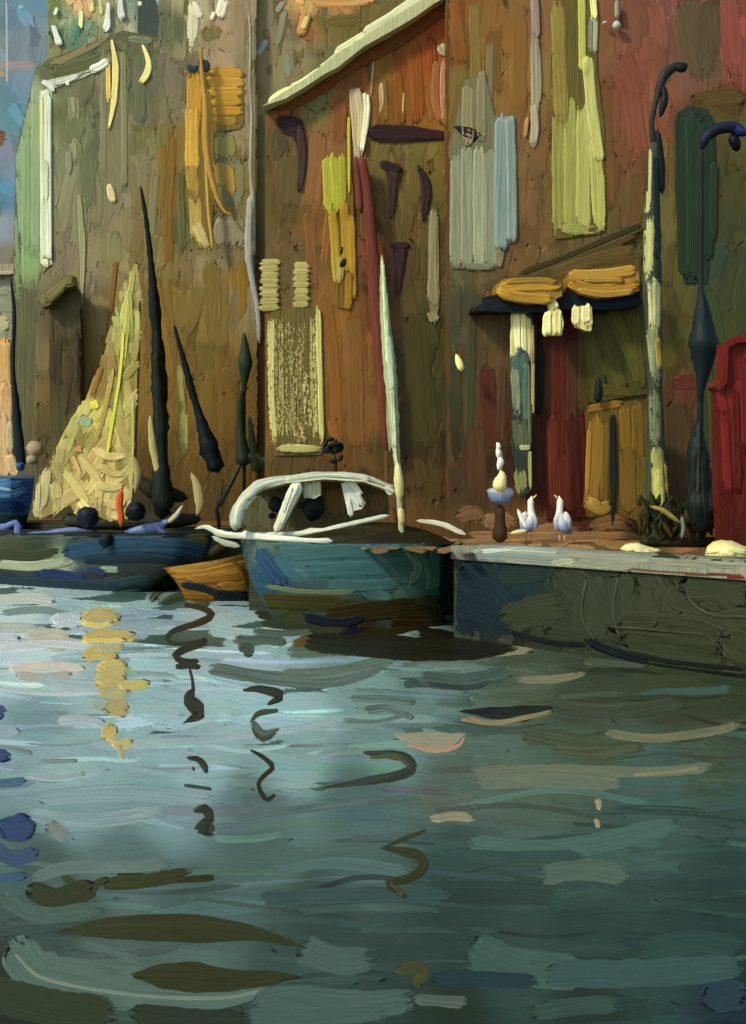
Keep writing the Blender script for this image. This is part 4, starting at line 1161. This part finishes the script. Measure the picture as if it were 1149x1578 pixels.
# ---- red kiosk at the right edge
t = thing('kiosk', P3(1135, 850, 17.2), 'stepped red painted kiosk cut off by the right edge of the quay', 'kiosk')
p = Part(); slab(p, '1104,592 1116,580 1118,530 1135,522 1240,516 1240,846 1112,846 1106,760', 17.4, .3, '5e1d1a', '4e1716'); S = front(17.4)
f = Field('1130,540:6a2220 1125,600:6e2420 1140,650:5c1e1a 1115,700:5a1c1a 1135,760:541a18 1120,820:4a1c16 1149,560:6a2422')
fill(p, S, (1106, 526, 1190, 846), f, 50, (50, 120), (11, 20), h=1.4, spread=6, clip=lambda X, Y: (X > 1106) & ((Y > 585) | (X > 1117)))
B(p, S, """
1122,535 1122,600|14|742824|661f1c|2.8
1108,590 1116,640|14|782822|6a201c|2.8
1116,640 1122,760|14|6a201c|742622|2.8
1132,600 1136,760|14|602019|561a18|2.8
1145,560 1149,700|14|5e2020|6c2622|2.6
1130,680 1149,690|9|4a1816|561a18|2
""")
p.make('body', t)
p = Part(); slab(p, '1100,596 1110,584 1114,590 1116,528 1136,517 1245,511 1245,520 1136,528 1122,536 1120,590 1108,602', 17.3, .4, '70241f', '5c1c1a'); p.make('roof', t)

# ---- dark hedge planted at the foot of the lamp
t = thing('planter_hedge', P3(1050, 838, 18.9), 'low dark green clump of plants at the foot of the lamp post and parasols', 'plant')
p = Part()
for i in range(130):
    x = random.uniform(985, 1112); y = random.uniform(775, 828) + 6 * math.sin(x / 20); a = random.uniform(-.9, .9); L = random.uniform(14, 34)
    c = random.choice(['2c301a', '343820', '3c3c20', '222a1c', '4a3c1e', '26301f']); Yb = random.uniform(18.5, 19.3)
    y = min(y, 826)
    tube(p, [(x, y + 10), (x + a * L * .3, y), (x + a * L, y - L * .7)], Yb, [2, random.uniform(2.5, 5), 1], c, df=.4, k=6)
p.make('foliage', t)
p = Part(); tube(p, '1000,780 1020,786 1040,800 1048,806', 18.4, [2, 4, 4, 2], 'a8a068', '8c7c48'); tube(p, '1050,795 1053,815 1050,830', 18.4, [3, 4, 3], '6c7468'); p.make('stem', t)
p = Part(); tube(p, '985,834 1050,838 1112,834', 18.9, [7, 9, 8], '33301c', '2a2818', df=1.5); p.make('soil', t)

# ---- gulls on the quay and the flowering bowl
GG = 'white gulls on the quay'
def gull(x, label, flip):
    Y = 19.9; t = thing('gull', P3(x, 834, Y), label, 'gull', GG)
    s = -1 if flip else 1
    p = Part()                                                     # one continuous body: belly, breast, raised neck and head
    tube(p, [(x + s * 15, 822), (x + s * 7, 816), (x, 808), (x - s * 4, 797), (x - s * 4, 786), (x - s * 3, 776), (x - s * 4, 768), (x - s * 5, 764)], Y, [2, 7, 10.5, 10, 6, 5, 5.5, 3], 'c8cdd6', 'aab6d0', colf=grad((0, '4f66ac'), (.22, '7e8fc4'), (.45, 'c8d0e0'), (.8, 'f2efe6'), (1, 'f4f0e4')), df=1.1)
    p.make('body', t)
    p = Part(); tube(p, [(x - s * 7, 768), (x - s * 13, 762)], Y, [2.2, .8], 'c8a860'); p.make('beak', t)
    for dx in (-8, 8):
        p = Part(); tube(p, [(x + dx * .5, 788), (x + dx, 800), (x + dx * 1.1, 818)], Y - .06, [3, 6, 2.5], 'a8b2cc', '8090c0', colf=grad((0, 'eceae4'), (.5, 'b4bcd4'), (1, '6478bc')), df=.4); p.make('wing', t)
    for dx in (-4, 4):
        p = Part(); tube(p, [(x + dx, 824), (x + dx, 834)], Y, [1.6, 1.8], 'b09a60'); p.make('leg', t)
    return t
gull(866, 'white gull with blue grey belly standing alone near the red door', False)
g2 = gull(814, 'white gull with an outstretched cream foot, standing nearest the flower bowl', True)
p = Part(); tube(p, '786,822 798,820 812,818', 19.8, [2, 4, 3], 'dcd0a0', 'c4b488'); tube(p, '797,784 804,800 812,816', 19.85, [2, 4, 4], 'efeade', 'd8d8d4'); p.make('foot', g2)

t = thing('flower_bowl', P3(770, 838, 20.2), 'blue and white bowl with a cream bud and tall white blossoms on a dark pedestal', 'planter')
p = Part(); tube(p, '770,779 770,768 771,757 771,749', 20.2, [9, 17, 21, 19], '7d90c4', '5f78b8', colf=grad((0, '5474bc'), (.5, '8ea0cc'), (.8, 'b9c2d4'), (1, 'c0c4c8')), cap=.4); p.make('bowl', t)
p = Part(); tube(p, '769,760 770,745 773,732 770,724', 20.05, [8, 12, 8, 2], 'e6dcae', 'd8c888'); p.make('bud', t)
p = Part()
for (x, y, r) in ((767, 688, 5), (767, 698, 6), (770, 712, 7), (768, 718, 5)): tube(p, [(x - 2, y - r * 1.3), (x + 1, y), (x - 1, y + r * 1.3)], 20.1, [r * .3, r * .85, r * .4], 'eeece2', 'd8d6cc')
tube(p, '771,692 773,710 771,728', 20.15, [1.5, 2, 2], 'c8ccd0'); p.make('blossom', t)
p = Part(); tube(p, '770,776 770,790 770,838', 20.25, [9, 8, 14], '54402a', '463420'); p.make('pedestal', t)

# ---- cream sacks on the kerb and the hook over its edge
SG = 'cream sacks along the kerb'
for (pts, r, Y, lb) in ((('955,846 975,848 1000,853 1026,856'), [6, 11, 9, 6], 17.3, 'small cream sack lying flattened on the middle of the kerb'), (('1086,855 1104,850 1130,854 1158,858'), [10, 18, 19, 15], 15.8, 'large cream sack on the kerb in front of the red kiosk')):
    P0 = pts_of(pts); t = thing('sack', P3(P0[1][0], P0[1][1] + 14, Y), lb, 'sack', SG)
    p = Part(); tube(p, pts, Y, r, 'd6c98a', 'bdae74', df=1.2, rough=.16, k=16); S = Surf(part=p)
    mx, my = P0.mean(0); hw = (P0[-1][0] - P0[0][0]) / 2
    B(p, S, f"{mx-hw*.9},{my-4} {mx},{my-8} {mx+hw*.8},{my-3}|9|e2d79c|cfc284|4\n{mx-hw*.9},{my+4} {mx},{my+5} {mx+hw*.8},{my+6}|9|d8cc90|c0b278|4\n{mx-hw*.3},{my-2} {mx+hw*.3},{my+2}|8|e6dca4|d2c68c|4"); p.make('cloth', t)
t = thing('mooring_hook', P3(800, 850, 17.35), 'cream mooring hook hanging over the kerb edge below the gulls', 'hook')
p = Part(); tube(p, '795,846 812,848 832,845', 17.4, [3, 5, 2], 'd8c88c', 'bba868'); tube(p, '806,848 799,864 793,888', 17.35, [5, 4, 2], 'dccf98', 'c0b078'); p.make('hook', t)

# ================================================================ boats
def hull(part, rows, c, c2, px):
    """rows: cross-sections from one end to the other, each (near gunwale, near bilge, keel, far bilge, far gunwale)"""
    loft(part, rows, c, c2, px)
def sections(A, Bp, zs, beam, zk=-.35, n=17, full=.62, sheer=None, bowend=1, rake=.5, stern=1.0):
    """hull along the centre line A->Bp (plan), A the blunt end, Bp the pointed end"""
    A = np.array(A, float); Bp = np.array(Bp, float); d = Bp - A; L = np.linalg.norm(d); u = d / L; nrm = np.array([u[1], -u[0]])
    if nrm[1] > 0: nrm = -nrm                                       # nrm points to the viewer
    out = []
    for i in range(n):
        s = i / (n - 1); b = beam / 2 * (full + (1 - full) * math.sin(min(s, .5) * math.pi)) * math.sqrt(max(0, 1 - max(0, (s - .45) / .55) ** 2.2)) + .01
        b *= stern + (1 - stern) * min(1, s / .22) ** .5
        z = zs(s); lift = max(0, (s - .6) / .4) ** 2; row = []
        for q in np.linspace(-1, 1, 15):
            v = abs(q); y = (1 if q < 0 else -1) * b * (v ** .55) if q else 0
            zz = zk + (z - zk) * v ** 2.2 + (z - zk) * .9 * lift * (1 - v) ** 1.0
            back = -rake * lift * (1 - v)
            pt = A + u * (L * s + back) + nrm * y; row.append((pt[0], pt[1], zz))
        out.append(row)
    return out, u, nrm
def deck(part, secs, dz, c, c2, crown=.08, px=.009):
    rows = []
    for r in secs:
        a, b = np.array(r[0]), np.array(r[-1]); rows.append([a * (1 - k) + b * k + np.array([0, 0, dz + crown * math.sin(k * math.pi)]) for k in np.linspace(0, 1, 7)])
    loft(part, rows, c, c2, px)
def transom(part, row, c, c2, px=.009):
    V = np.array(row); m = V.mean(0); V = np.vstack([V, m]); n = len(row)
    part.add(V, [(i, i + 1, n) for i in range(n - 1)] + [(n - 1, 0, n)], lin(c), lin(c2), np.c_[V[:, 0] * 110, V[:, 2] * 110, np.ones(n + 1)], 0, px)
def rail(part, secs, side, lift, r, c, c2, px, s0=0, s1=1):
    row = [np.array(q[0 if side < 0 else -1]) for q in secs]; a, b = int(s0 * (len(row) - 1)), int(s1 * (len(row) - 1)) + 1
    P = []
    for q in row[a:b]: P.append((CX + q[0] * F / q[1], HY + (EYE - q[2] - lift) * F / q[1], q[1]))
    P = np.array(P); tube(part, P[:, :2], P[:, 2], r, c, c2, df=.8, rough=.12)

# ---- white cabin launch, bow to the left
t = thing('motor_launch', (-.8, 20.3, 0), 'teal hulled motor launch with a white arched cabin moored against the quay', 'boat')
A, Bw = (.95, 19.42), (-1.86, 19.75)
zs = lambda s: 1.15 + .04 * (s - .3) ** 2 + .12 * max(0, s - .6)
secs, u, nr = sections(A, Bw, zs, 1.45, zk=-.4, full=.74, rake=.25, stern=.55)
p = Part(); hull(p, secs, '37545c', '2c4650', .0092); transom(p, secs[0], '45625c', '39544e')
S = Surf(part=p); S.gain = 1.2
f = Field('400,850:4a5a58 410,880:24405a 430,900:2a4254 460,860:3c5c66 520,870:35565f 560,890:33525c 600,860:3c5c60 640,870:4a6862 620,900:46645e 665,870:46655c 680,910:3c5650 520,915:3a4c48 350,835:5a6458 450,930:34381e 550,945:2e2812 650,945:2c2a16 690,950:24323a 330,825:6c7060 380,850:3c4440')
fill(p, S, (370, 828, 715, 985), f, 120, (40, 100), (12, 24), ang=3, spread=8, h=0.9)
B(p, S, """
398,846 415,870 440,900|26|213a58|2a4660|1.6
425,850 445,880 470,900|16|2f4c5c|3a5a66|1.4
440,855 520,850 600,848|22|3e5d64|35545c|1.4
470,880 540,876 610,874|24|33535c|3c5e66|1.4
500,900 560,902 630,898|18|35525a|40605f|1.4
630,850 645,875 630,900|14|5a7264|4c685e|1.8
662,850 668,890 660,912|22|46685c|3e5c52|1.8
684,880 690,905|20|3c584f|46625a|1.6
405,902 470,912 560,912|9|5e6250|4c5a50|1.4
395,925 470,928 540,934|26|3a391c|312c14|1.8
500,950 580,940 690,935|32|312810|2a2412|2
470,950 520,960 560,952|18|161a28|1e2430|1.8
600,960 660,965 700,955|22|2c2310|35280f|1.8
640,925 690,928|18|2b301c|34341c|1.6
""")  # blue shade at the bow and dark shade low down are painted in
p.make('hull', t)
p = Part(); deck(p, secs, -.02, '4c4230', '3c3424', crown=.05); S = Surf(part=p); p.make('deck', t)
# tarpaulin mound over the aft deck
p = Part(); rows = []
for s in np.linspace(0, 1, 17):
    c0 = np.array([1.12, 19.3]) * (1 - s) + np.array([-1.45, 19.55]) * s; hgt = .36 * math.sin(math.pi * min(1, s * 1.02)) ** .8 * (1 - .35 * s) ; wd = .55 * math.sqrt(max(0.02, math.sin(math.pi * (s * .98 + .01))))
    rows.append([(c0[0] + nr[0] * wd * math.cos(a), c0[1] + nr[1] * wd * math.cos(a), zs(0) - .03 + hgt * math.sin(a)) for a in np.linspace(0, math.pi, 9)])
loft(p, rows, '2f2a17', '26210f', .0092); S = Surf(part=p)
B(p, S, "450,835 540,826 610,808 660,808|15|302a16|28220f|2\n560,820 620,812 700,820|16|33301a|2a2414|2\n640,800 680,812 716,828|12|2c2612|352e18|2"); p.make('tarpaulin', t)
p = Part(); rail(p, secs, -1, .03, [5, 4, 4, 5, 6, 8], 'd8d8cc', 'b8baae', .009, .55, 1.0)
tube(p, '300,815 318,812 340,822 380,826 440,824 500,818 540,808 575,800 600,794', [19.8, 19.7, 19.4, 19.2, 19.2, 19.2], [2, 5, 6, 5, 5, 6, 5, 4, 3], 'cfcfc2', 'a9a99b', df=.7, rough=.2)
p.make('gunwale', t); p = Part(); tube(p, '326,826 345,836 370,842', 19.4, [3, 6, 4], 'b8b8a8', '9a9a8c', df=.6, rough=.2)
p.make('bow_fender', t); p = Part(); tube(p, '640,802 680,808 718,824', [19.2, 19.0], [3, 5, 3], 'cfcabb', 'a8a294', df=.7, rough=.2); p.make('stern_rail', t)
# cabin: side panel, frames, roof, screens, wheel
CYn, CYf = 19.15, 19.95
arch = '362,818 366,790 378,768 400,748 440,738 500,731 560,735 606,752'
p = Part(); slab(p, '372,822 374,795 384,772 404,754 440,745 500,738 560,742 600,756 604,794 560,806 500,820 440,826', CYf - .1, .05, '5e5640', '52492f'); S = front(CYf - .1)
B(p, S, """
388,775 384,820|24|5c5a48|54523f|1.2
412,760 408,820|24|5c5842|625e48|1.2
455,750 440,820|26|5e5640|57503a|1.2
475,800 500,815|20|5a5038|64563a
516,750 520,800|30|76552f|86643c|1.4|.2
545,760 560,800|28|7c5c36|6c4e2c|1.4|.2
580,755 585,795|26|6e5030|7a5a38|1.2
"""); p.make('cabin_panel', t)
p = Part(); tube(p, arch, [19.15, 19.2, 19.25, 19.25], [9, 10, 9, 5, 4.5, 4, 4, 3], 'bdbdae', '8f8e80', df=1.1, rough=.14)
S = Surf(part=p)
B(p, S, "366,815 370,785 384,764|14|dedfd4|b4b4a6|3|.3\n380,768 410,746 460,738|8|e0e0d4|bcbcae|3\n440,740 510,733 570,738|6|dcdcce|b4b6a8|3\n378,814 384,784 398,764|12|d8d6c0|b0ae9c|3|.35"); p.make('cabin_frame', t)
p = Part(); rows = []
for x, y in ((388, 762), (404, 748), (440, 739), (500, 733), (560, 737), (606, 753)):
    rows.append([P3(x, y + 2, CYn) + np.array([0, k * .9, .10 * math.sin(k * math.pi) - .03]) for k in np.linspace(0, 1, 6)])
loft(p, rows, 'c8c8ba', 'a9aa9c', .0092); p.make('cabin_roof', t)
for pts, r, lb in (('462,742 450,765 438,792 424,822', [9, 11, 9, 7], None),):
    p = Part(); tube(p, pts, 19.18, r, 'd4d2c2', 'b2b0a0', df=.6, rough=.1); S = Surf(part=p); B(p, S, "458,746 444,778 432,808|7|e9e4cc|cccabc|3\n450,752 436,790|4|b0aea0|d8d6c8|2.6"); p.make('windscreen_post', last('cabin_frame'))
p = Part(); slab(p, '466,744 494,738 498,764 484,772 466,768', 19.3, .04, 'b9bda4', 'a0a890'); B(p, front(19.3), "474,744 474,768|14|c9ccb4|a8b098|2.2\n488,740 488,764|13|b0b898|9ca488|2.2"); p.make('side_curtain', last('cabin_frame'))
p = Part(); slab(p, '522,742 540,738 552,752 566,776 560,786 544,790 538,796 530,776', 19.3, .05, 'cdcfc8', 'aeb2ac'); B(p, front(19.3), "530,742 546,765 558,780|16|dadcd6|bcc0ba|3\n542,742 556,762|9|c8cac0|e2e4de|3\n536,770 541,795|9|d4d6d0|b0b4ae|3"); p.make('side_curtain', last('cabin_frame'))
p = Part(); slab(p, '592,748 602,746 610,760 604,766 594,762', 19.18, .05, 'b7b4a4', '9c9888'); B(p, front(19.18), "594,750 606,762|12|c6c4b8|a8a496|2.4"); p.make('side_curtain', last('cabin_frame'))
p = Part(); tube(p, '466,775 485,782 500,786', 19.5, [10, 21, 17], '1d2628', '141c20', df=.6); tube(p, '458,778 470,780', 19.5, [4, 6], '20282a'); p.make('helm_seat', t)
p = Part(); tube(p, '413,782 425,778 436,776', 19.5, [8, 14, 11], '1f2a2c', '161e22', df=.6); tube(p, '418,790 420,800', 19.5, [6, 6], '182024'); p.make('wheel', t)

# its mast, pale and thin
p = Part(); tube(p, '588,392 590,440 594,500 600,560 606,640 612,720 617,800 620,838', 19.05, [2, 6, 9, 10, 8, 5, 4.5, 4], 'a9b088', '7e8664', rough=.14); S = Surf(part=p)
B(p, S, "591,400 594,480 598,560|7|dce2b8|c0c89c|3\n598,520 604,600|9|ccd4bc|a8b294|3|.2\n604,600 608,690|6|d4d6bc|a0a480|3|.2\n608,690 612,720|4|c9c8a8|a8a880|2.6"); p.make('mast', t)
p = Part(); tube(p, '612,712 614,740 616,772', 18.98, [4, 8, 5], 'd2c994', 'b4aa78'); p.make('mast_band', last('mast'))
p = Part(); tube(p, '617,782 618,796 620,808', 18.98, [4, 6, 4], 'd2c798', 'b4a878'); p.make('mast_band', last('mast'))
t = thing('pale_plank', P3(594, 827, 22.2), 'narrow pale strip of wood standing behind the mast of the white launch', 'plank')
p = Part(); slab(p, '594,560 602,600 606,690 600,700 592,650', 22.2, .12, '9c9a84', '86846c'); slab(p, '588,640 596,640 600,830 592,826', 22.25, .1, '6c5038', '5c4430'); p.make('board', t)

# ---- sailing boat with furled yellow sail
t = thing('sailing_boat', (-4, 26, 0), 'dark navy sailing boat with lilac blue gunwale under a furled straw yellow sail', 'boat')
A, Bw = (-8.2, 28.6), (-2.78, 24.6)
zs2 = lambda s: .98 + .06 * s + .20 * max(0, s - .7)
secs2, u2, nr2 = sections(A, Bw, zs2, 1.9, zk=-.4, full=.8, rake=.9)
p = Part(); hull(p, secs2, '24303a', '1c2834', .0118); transom(p, secs2[0], '24303a', '1c2834'); S = Surf(part=p); S.gain = np.array([1.3, 1.28, 1.2])
f = Field('10,835:3a3f34 60,840:2e3830 120,850:223038 200,850:182a3a 280,850:1a2c3c 330,850:2a3430 30,862:3c3a30 80,870:6c7468 100,868:747c72 60,890:1c2a40 120,890:22304a 160,880:34363a 220,880:2c3030 20,900:1c2a3a 120,910:26302f 200,905:222c36 240,910:2c3230 160,925:38362a 290,880:2a3836 310,840:48402a')
fill(p, S, (-30, 826, 345, 935), f, 120, (50, 130), (9, 17), ang=0, spread=4, h=0.9)
B(p, S, """
100,852 180,840 270,842 320,850|26|1c3650|264058|1.8
130,862 220,860 290,866|14|1c2f42|182634|1.6
-10,852 50,856 90,848|16|36382a|2a3028|1.5
-5,868 50,872 112,864|16|858b80|787c72|1.5|.1
60,884 95,886 128,892|18|1a2846|22345a|1.7
150,876 190,878|10|76827c|5c6a66|1.4
138,876 165,884|12|1a2a48|26344e|1.6
-20,896 80,900 160,902 240,904|18|1c2c3e|24343f|1.6
60,916 140,920 230,912|12|363428|2c302c|1.6
180,900 240,890|16|20303e|2a3a3e|1.4
""")
p.make('hull', t)
p = Part(); deck(p, secs2, -.02, '38362a', '2a2c28', crown=.03); p.make('deck', t)
p = Part()
tube(p, '-20,812 6,812 26,806 30,828 60,824 100,818 130,816 152,822', 26.6, [4, 5, 6, 7, 4, 5, 7, 6], '7684b8', '5a6aa8', df=.8, rough=.16)
p.make('gunwale', t); p = Part(); tube(p, '192,820 220,816 244,812 262,800', 25.2, [4, 7, 8, 3], '7d8cc0', '6476b0', df=.8, rough=.16)
p.make('gunwale', t); p = Part(); tube(p, '240,812 250,820 258,828', 25.15, [4, 5, 3], '7a8ac4'); tube(p, '258,806 272,794 282,778', 25.1, [4, 5, 2], 'b0ab98', '94917f'); p.make('cleat', t)
p = Part(); sp = '208,402 214,470 212,560 208,660 206,720 200,790 184,806 160,800 142,790 118,790 100,772 84,790 62,800 52,792 64,740 88,700 112,652 140,610 160,560 176,500 188,450'
slab(p, sp, 25.7, .26, '9c8a50', '84743f'); S = front(25.7); S.gain = np.array([1.22, 1.25, 1.35]); clip = lambda X, Y: inside('212,398 222,470 218,560 213,660 210,720 205,795 184,812 158,806 142,796 118,796 100,782 84,797 60,806 46,794 58,736 82,696 106,648 134,606 154,556 170,496 182,446', X, Y)
f = Field('200,430:928458 195,480:a09a58 180,540:8d7c4c 205,560:8a7c46 160,600:8c6f3c 190,620:9a8c50 140,640:ab9a58 150,640:b5a850 120,670:9c8c54 175,680:a08c54 90,720:8f7e50 130,720:ac965a 160,720:b39a5e 195,700:94844e 70,760:8d7c50 110,760:a8905a 150,770:bda46a 185,760:bba468 60,790:9c8a62 200,780:a38c60 170,560:8a6c3a')
fill(p, S, (46, 400, 216, 806), f, 120, (40, 110), (8, 16), ang=100, spread=12, h=1.2, jit=.06, clip=clip)
B(p, S, """
206,410 196,500 188,580|9|aaa452|98904a|2.6
190,500 186,570 172,660 162,720|5|cfc24a|bdb040|3
200,440 204,540|8|9c9650|8a8246|2
158,560 138,620|9|8a642e|7c5a2c|1.8
176,560 160,640 140,700|8|a48a50|8c7644|2
205,600 204,700 200,790|5|b0a464|948850|2.6
140,622 154,626|14|e0c83c|d0b838|3.5
135,640 125,660|24|86927c|94986c|2|.3
110,670 95,700|22|9c8c50|b0a064|2.4|.25
120,700 150,740 155,790|14|c0a86a|ae965a|2.8
140,690 170,704 200,700|13|b89e62|c8ae70|2.8
150,715 175,730 200,728|13|b9a066|a58c54|2.8
145,745 170,752 195,745|14|c6ac70|b49a60|3
160,770 178,780 195,768|14|c8b076|b69c64|3
96,720 120,752 140,785|14|b09a58|c0aa6a|2.8
110,700 128,740|8|c49868|b08858|2.6
74,720 66,770 56,795|16|9c8c64|aa9a70|2.6
85,740 90,775|18|a08a56|b09a62|2.4
120,770 140,790|14|c9b272|dcc886|3
60,740 58,796|8|b8a47c|a09068|2.6
170,790 186,800|12|c4ac74|d6c08a|3
115,690 128,694|10|a8724c|b08058|2.4
""", clip=clip, feather=0.95)
p.make('sail', t)
p = Part(); tube(p, '216,285 224,330 232,400 238,470 244,560 248,680 250,800', 25.4, [2, 4, 7, 11, 11, 10, 14], '10171a', '1a2220', rough=.18)
tube(p, '240,540 246,640 248,720 252,790', 25.3, [5, 9, 13, 15], '232b22', '1a2220', rough=.14); p.make('mast', t)
p = Part(); tube(p, '268,500 284,560 298,610 310,650 322,690 336,728', 25.2, [2, 4, 5, 7, 13, 15], '0e171e', '182226', rough=.18, cap=.3); p.make('boom', t)
p = Part(); slab(p, '270,560 284,560 290,640 292,700 278,712 272,650', 25.5, .1, '9a8c56', '84763f'); B(p, front(25.5), "276,560 284,640|9|a3945c|8a7c4a|2|.4\n282,630 284,705|16|a89c62|94884f|2.4|.3"); p.make('furled_jib', t)
p = Part(); tube(p, '231,640 236,690 246,740 250,772', 25.2, [3, 6, 5, 3], 'b3a478', '96885a', df=.6); p.make('rope_coil', t); p = Part(); tube(p, '294,728 304,750 308,780 302,795', 25.0, [3, 7, 8, 3], 'b09a78', '94805c', df=.6); p.make('rope_coil', t); p = Part(); tube(p, '204,700 212,730 208,760', 25.2, [3, 7, 3], '9c8c64', '867650', df=.6); p.make('rope_coil', t)
p = Part(); tube(p, '188,752 184,775 187,800 186,812', 25.1, [4, 6, 5, 6], 'b4501e', 'c25e28', df=.8); p.make('orange_buoy', t)
p = Part(); tube(p, '198,772 202,784 196,792', 25.0, [3, 5, 3], 'a9aab0', '868894', df=.8); p.make('shackle', t)
p = Part(); tube(p, '208,735 230,752 262,762 290,768', 25.6, [8, 14, 12, 6], '22281f', '2c3024', df=1); tube(p, '96,800 150,805 250,802 310,800', 25.9, [10, 12, 14, 8], '30322a', '3a3a30', df=1.4); p.make('canvas_cover', t)
p = Part(); f0 = Field('0,0:141c28 10,10:1c2838'); 
tube(p, '118,802 136,798 152,802', 25.0, [11, 17, 12], '141b2a', '1e2838', df=.6, rough=.25); p.make('fender', t)
p = Part(); tube(p, '200,775 211,790 222,798', 24.9, [9, 15, 10], '161e28', '0f151c', df=.6, rough=.25); p.make('fender', t)
p = Part(); tube(p, '152,828 162,832 174,836', 24.9, [8, 12, 8], '141c28', '1c2430', df=.6, rough=.25); p.make('fender', t)

# ---- blue boat at the left edge with a peach sail
t = thing('blue_boat', P3(-10, 830, 29.5), 'bright blue boat with a peach sail, cut off by the left edge', 'boat')
A, Bw = (-11.5, 30.6), (-7.15, 29.6)
secs3, u3, nr3 = sections(A, Bw, lambda s: 2.0 + .05 * s, 1.8, zk=-.3, full=.8, rake=.3)
p = Part(); hull(p, secs3, '3a66a0', '2c4e80', .0137); transom(p, secs3[0], '31558a', '24406c'); S = Surf(part=p)
S.gain = 1.5
B(p, S, "-30,748 10,745 36,742|16|3f6a9e|6088b4|2.4\n-20,762 20,762 40,752|12|5c86ae|41699a|2.2\n-30,778 10,780 40,782|18|203a62|1a3054|1.8\n-20,795 20,800 40,800|16|243848|2a3a3c|1.6\n-20,750 20,756|6|8aa8c4|6c90b4|2")
p.make('hull', t)
p = Part(); deck(p, secs3, -.02, '48607c', '3a506c'); p.make('deck', t)
p = Part(); slab(p, '-60,500 14,520 18,580 16,640 22,700 26,736 -60,745', 29.9, .2, 'c99868', 'b58658'); S = front(29.9)
B(p, S, """
4,525 6,600|22|d0a068|c09060|3
10,590 8,660|20|d2a47c|c09468|3
2,640 6,735|20|d4ac84|c49c74|3
16,650 16,700|10|a8987a|bca888|2.4
14,700 24,735|16|d8b088|caa078|3
12,610 18,615|8|dcb488
"""); p.make('sail', t)
p = Part(); tube(p, '17,428 20,460 22,490 20,560 24,620 30,690 34,722', 29.7, [1.5, 3, 3.5, 3.5, 5.5, 8, 7], '1f2c32', '17242c', rough=.12); tube(p, '28,712 33,720 38,722', 29.65, [5, 8, 5], '2c4a80', '3c5c90'); p.make('mast', t)
p = Part(); tube(p, '40,690 54,692 66,700', 29.4, [9, 13, 9], 'a9937c', '8f7c64', df=.8); tube(p, '48,700 52,716', 29.4, [9, 10], '9c8a74'); p.make('bundle', t)

# ---- ochre dinghy between the two boats
t = thing('dinghy', P3(320, 924, 23.5), 'small ochre orange dinghy floating below the bow of the white launch', 'boat')
A, Bw = (-2.02, 23.3), (-3.55, 23.7)
secs4, u4, nr4 = sections(A, Bw, lambda s: .82 - .30 * s ** .7, .8, zk=-.1, full=.9, rake=1.0, stern=.25)
p = Part(); hull(p, secs4, '8a6120', '74501c', .0109); transom(p, secs4[0], '96702c', '7c5820'); S = Surf(part=p)
B(p, S, """
252,880 290,876 330,868 360,856 384,854|12|96702a|8a6222|2.2
262,886 310,884 350,876 388,868|16|8c621e|a0742a|2.2
290,894 340,890 388,884|16|8e6420|7c561c|2.2
335,902 365,904 388,898|14|8c6422|7a5620|2
352,856 372,880 380,904|6|7a5418|6c4a18|2.2
384,858 389,890|5|b08c4c|987434|2.4
280,900 310,906 345,918|12|202832|2a2c2a|1.8
330,918 360,922 392,920|22|191b24|20242c|1.8
""", feather=.4); p.make('hull', t)  # dark low strokes: shade and reflection of the underside, painted on
p = Part(); deck(p, secs4, -.10, '4c3a1c', '3c2e18', crown=0); p.make('floorboards', t)
p = Part(); tube(p, '322,856 338,846 352,842', 23.5, [4, 9, 5], '3a3016', '2c2612', df=.8); p.make('tarp_roll', t)

# ---- oar and round bush
t = thing('oar', P3(338, 815, 26.05), 'dark green oar leaning against the bow end of the white cabin', 'oar')
p = Part(); tube(p, '334,785 344,766 358,740 372,712', 26.05, [5, 4, 4, 3], '3c463c', '303a34'); tube(p, '333,780 336,796 338,815', 26.05, [3, 3, 3], '34382c'); p.make('shaft', t)
p = Part(); tube(p, '368,718 384,706 398,708 404,722', 26.05, [3, 8, 9, 4], '3c4638', '2f382e', df=.4); tube(p, '400,706 415,712 430,712', 26.05, [4, 8, 3], '323c34', df=.5); p.make('blade', t)
t = thing('round_bush', P3(516, 827, 22.1), 'small blue black round bush in front of the door beside the pale curtain', 'bush')
p = Part()
for i in range(16):
    a = random.uniform(0, 6.28); r = 14 * math.sqrt(random.random()); x, y = 516 + r * math.cos(a), 692 + r * 1.1 * math.sin(a); b = random.uniform(0, 6.28)
    tube(p, [(x, y), (x + 4 * math.cos(b), y + 4 * math.sin(b)), (x + 8 * math.cos(b), y + 8 * math.sin(b))], 22.1 + random.uniform(-.15, .15), [3, 8, 3], random.choice(['1c2630', '1a2422', '262e28', '1e2c44', '222a20']), df=.6, k=6)
p.make('crown', t)
p = Part(); tube(p, '516,700 517,760 517,828', 22.1, [3, 3, 4], '3a2e1e'); p.make('trunk', t)
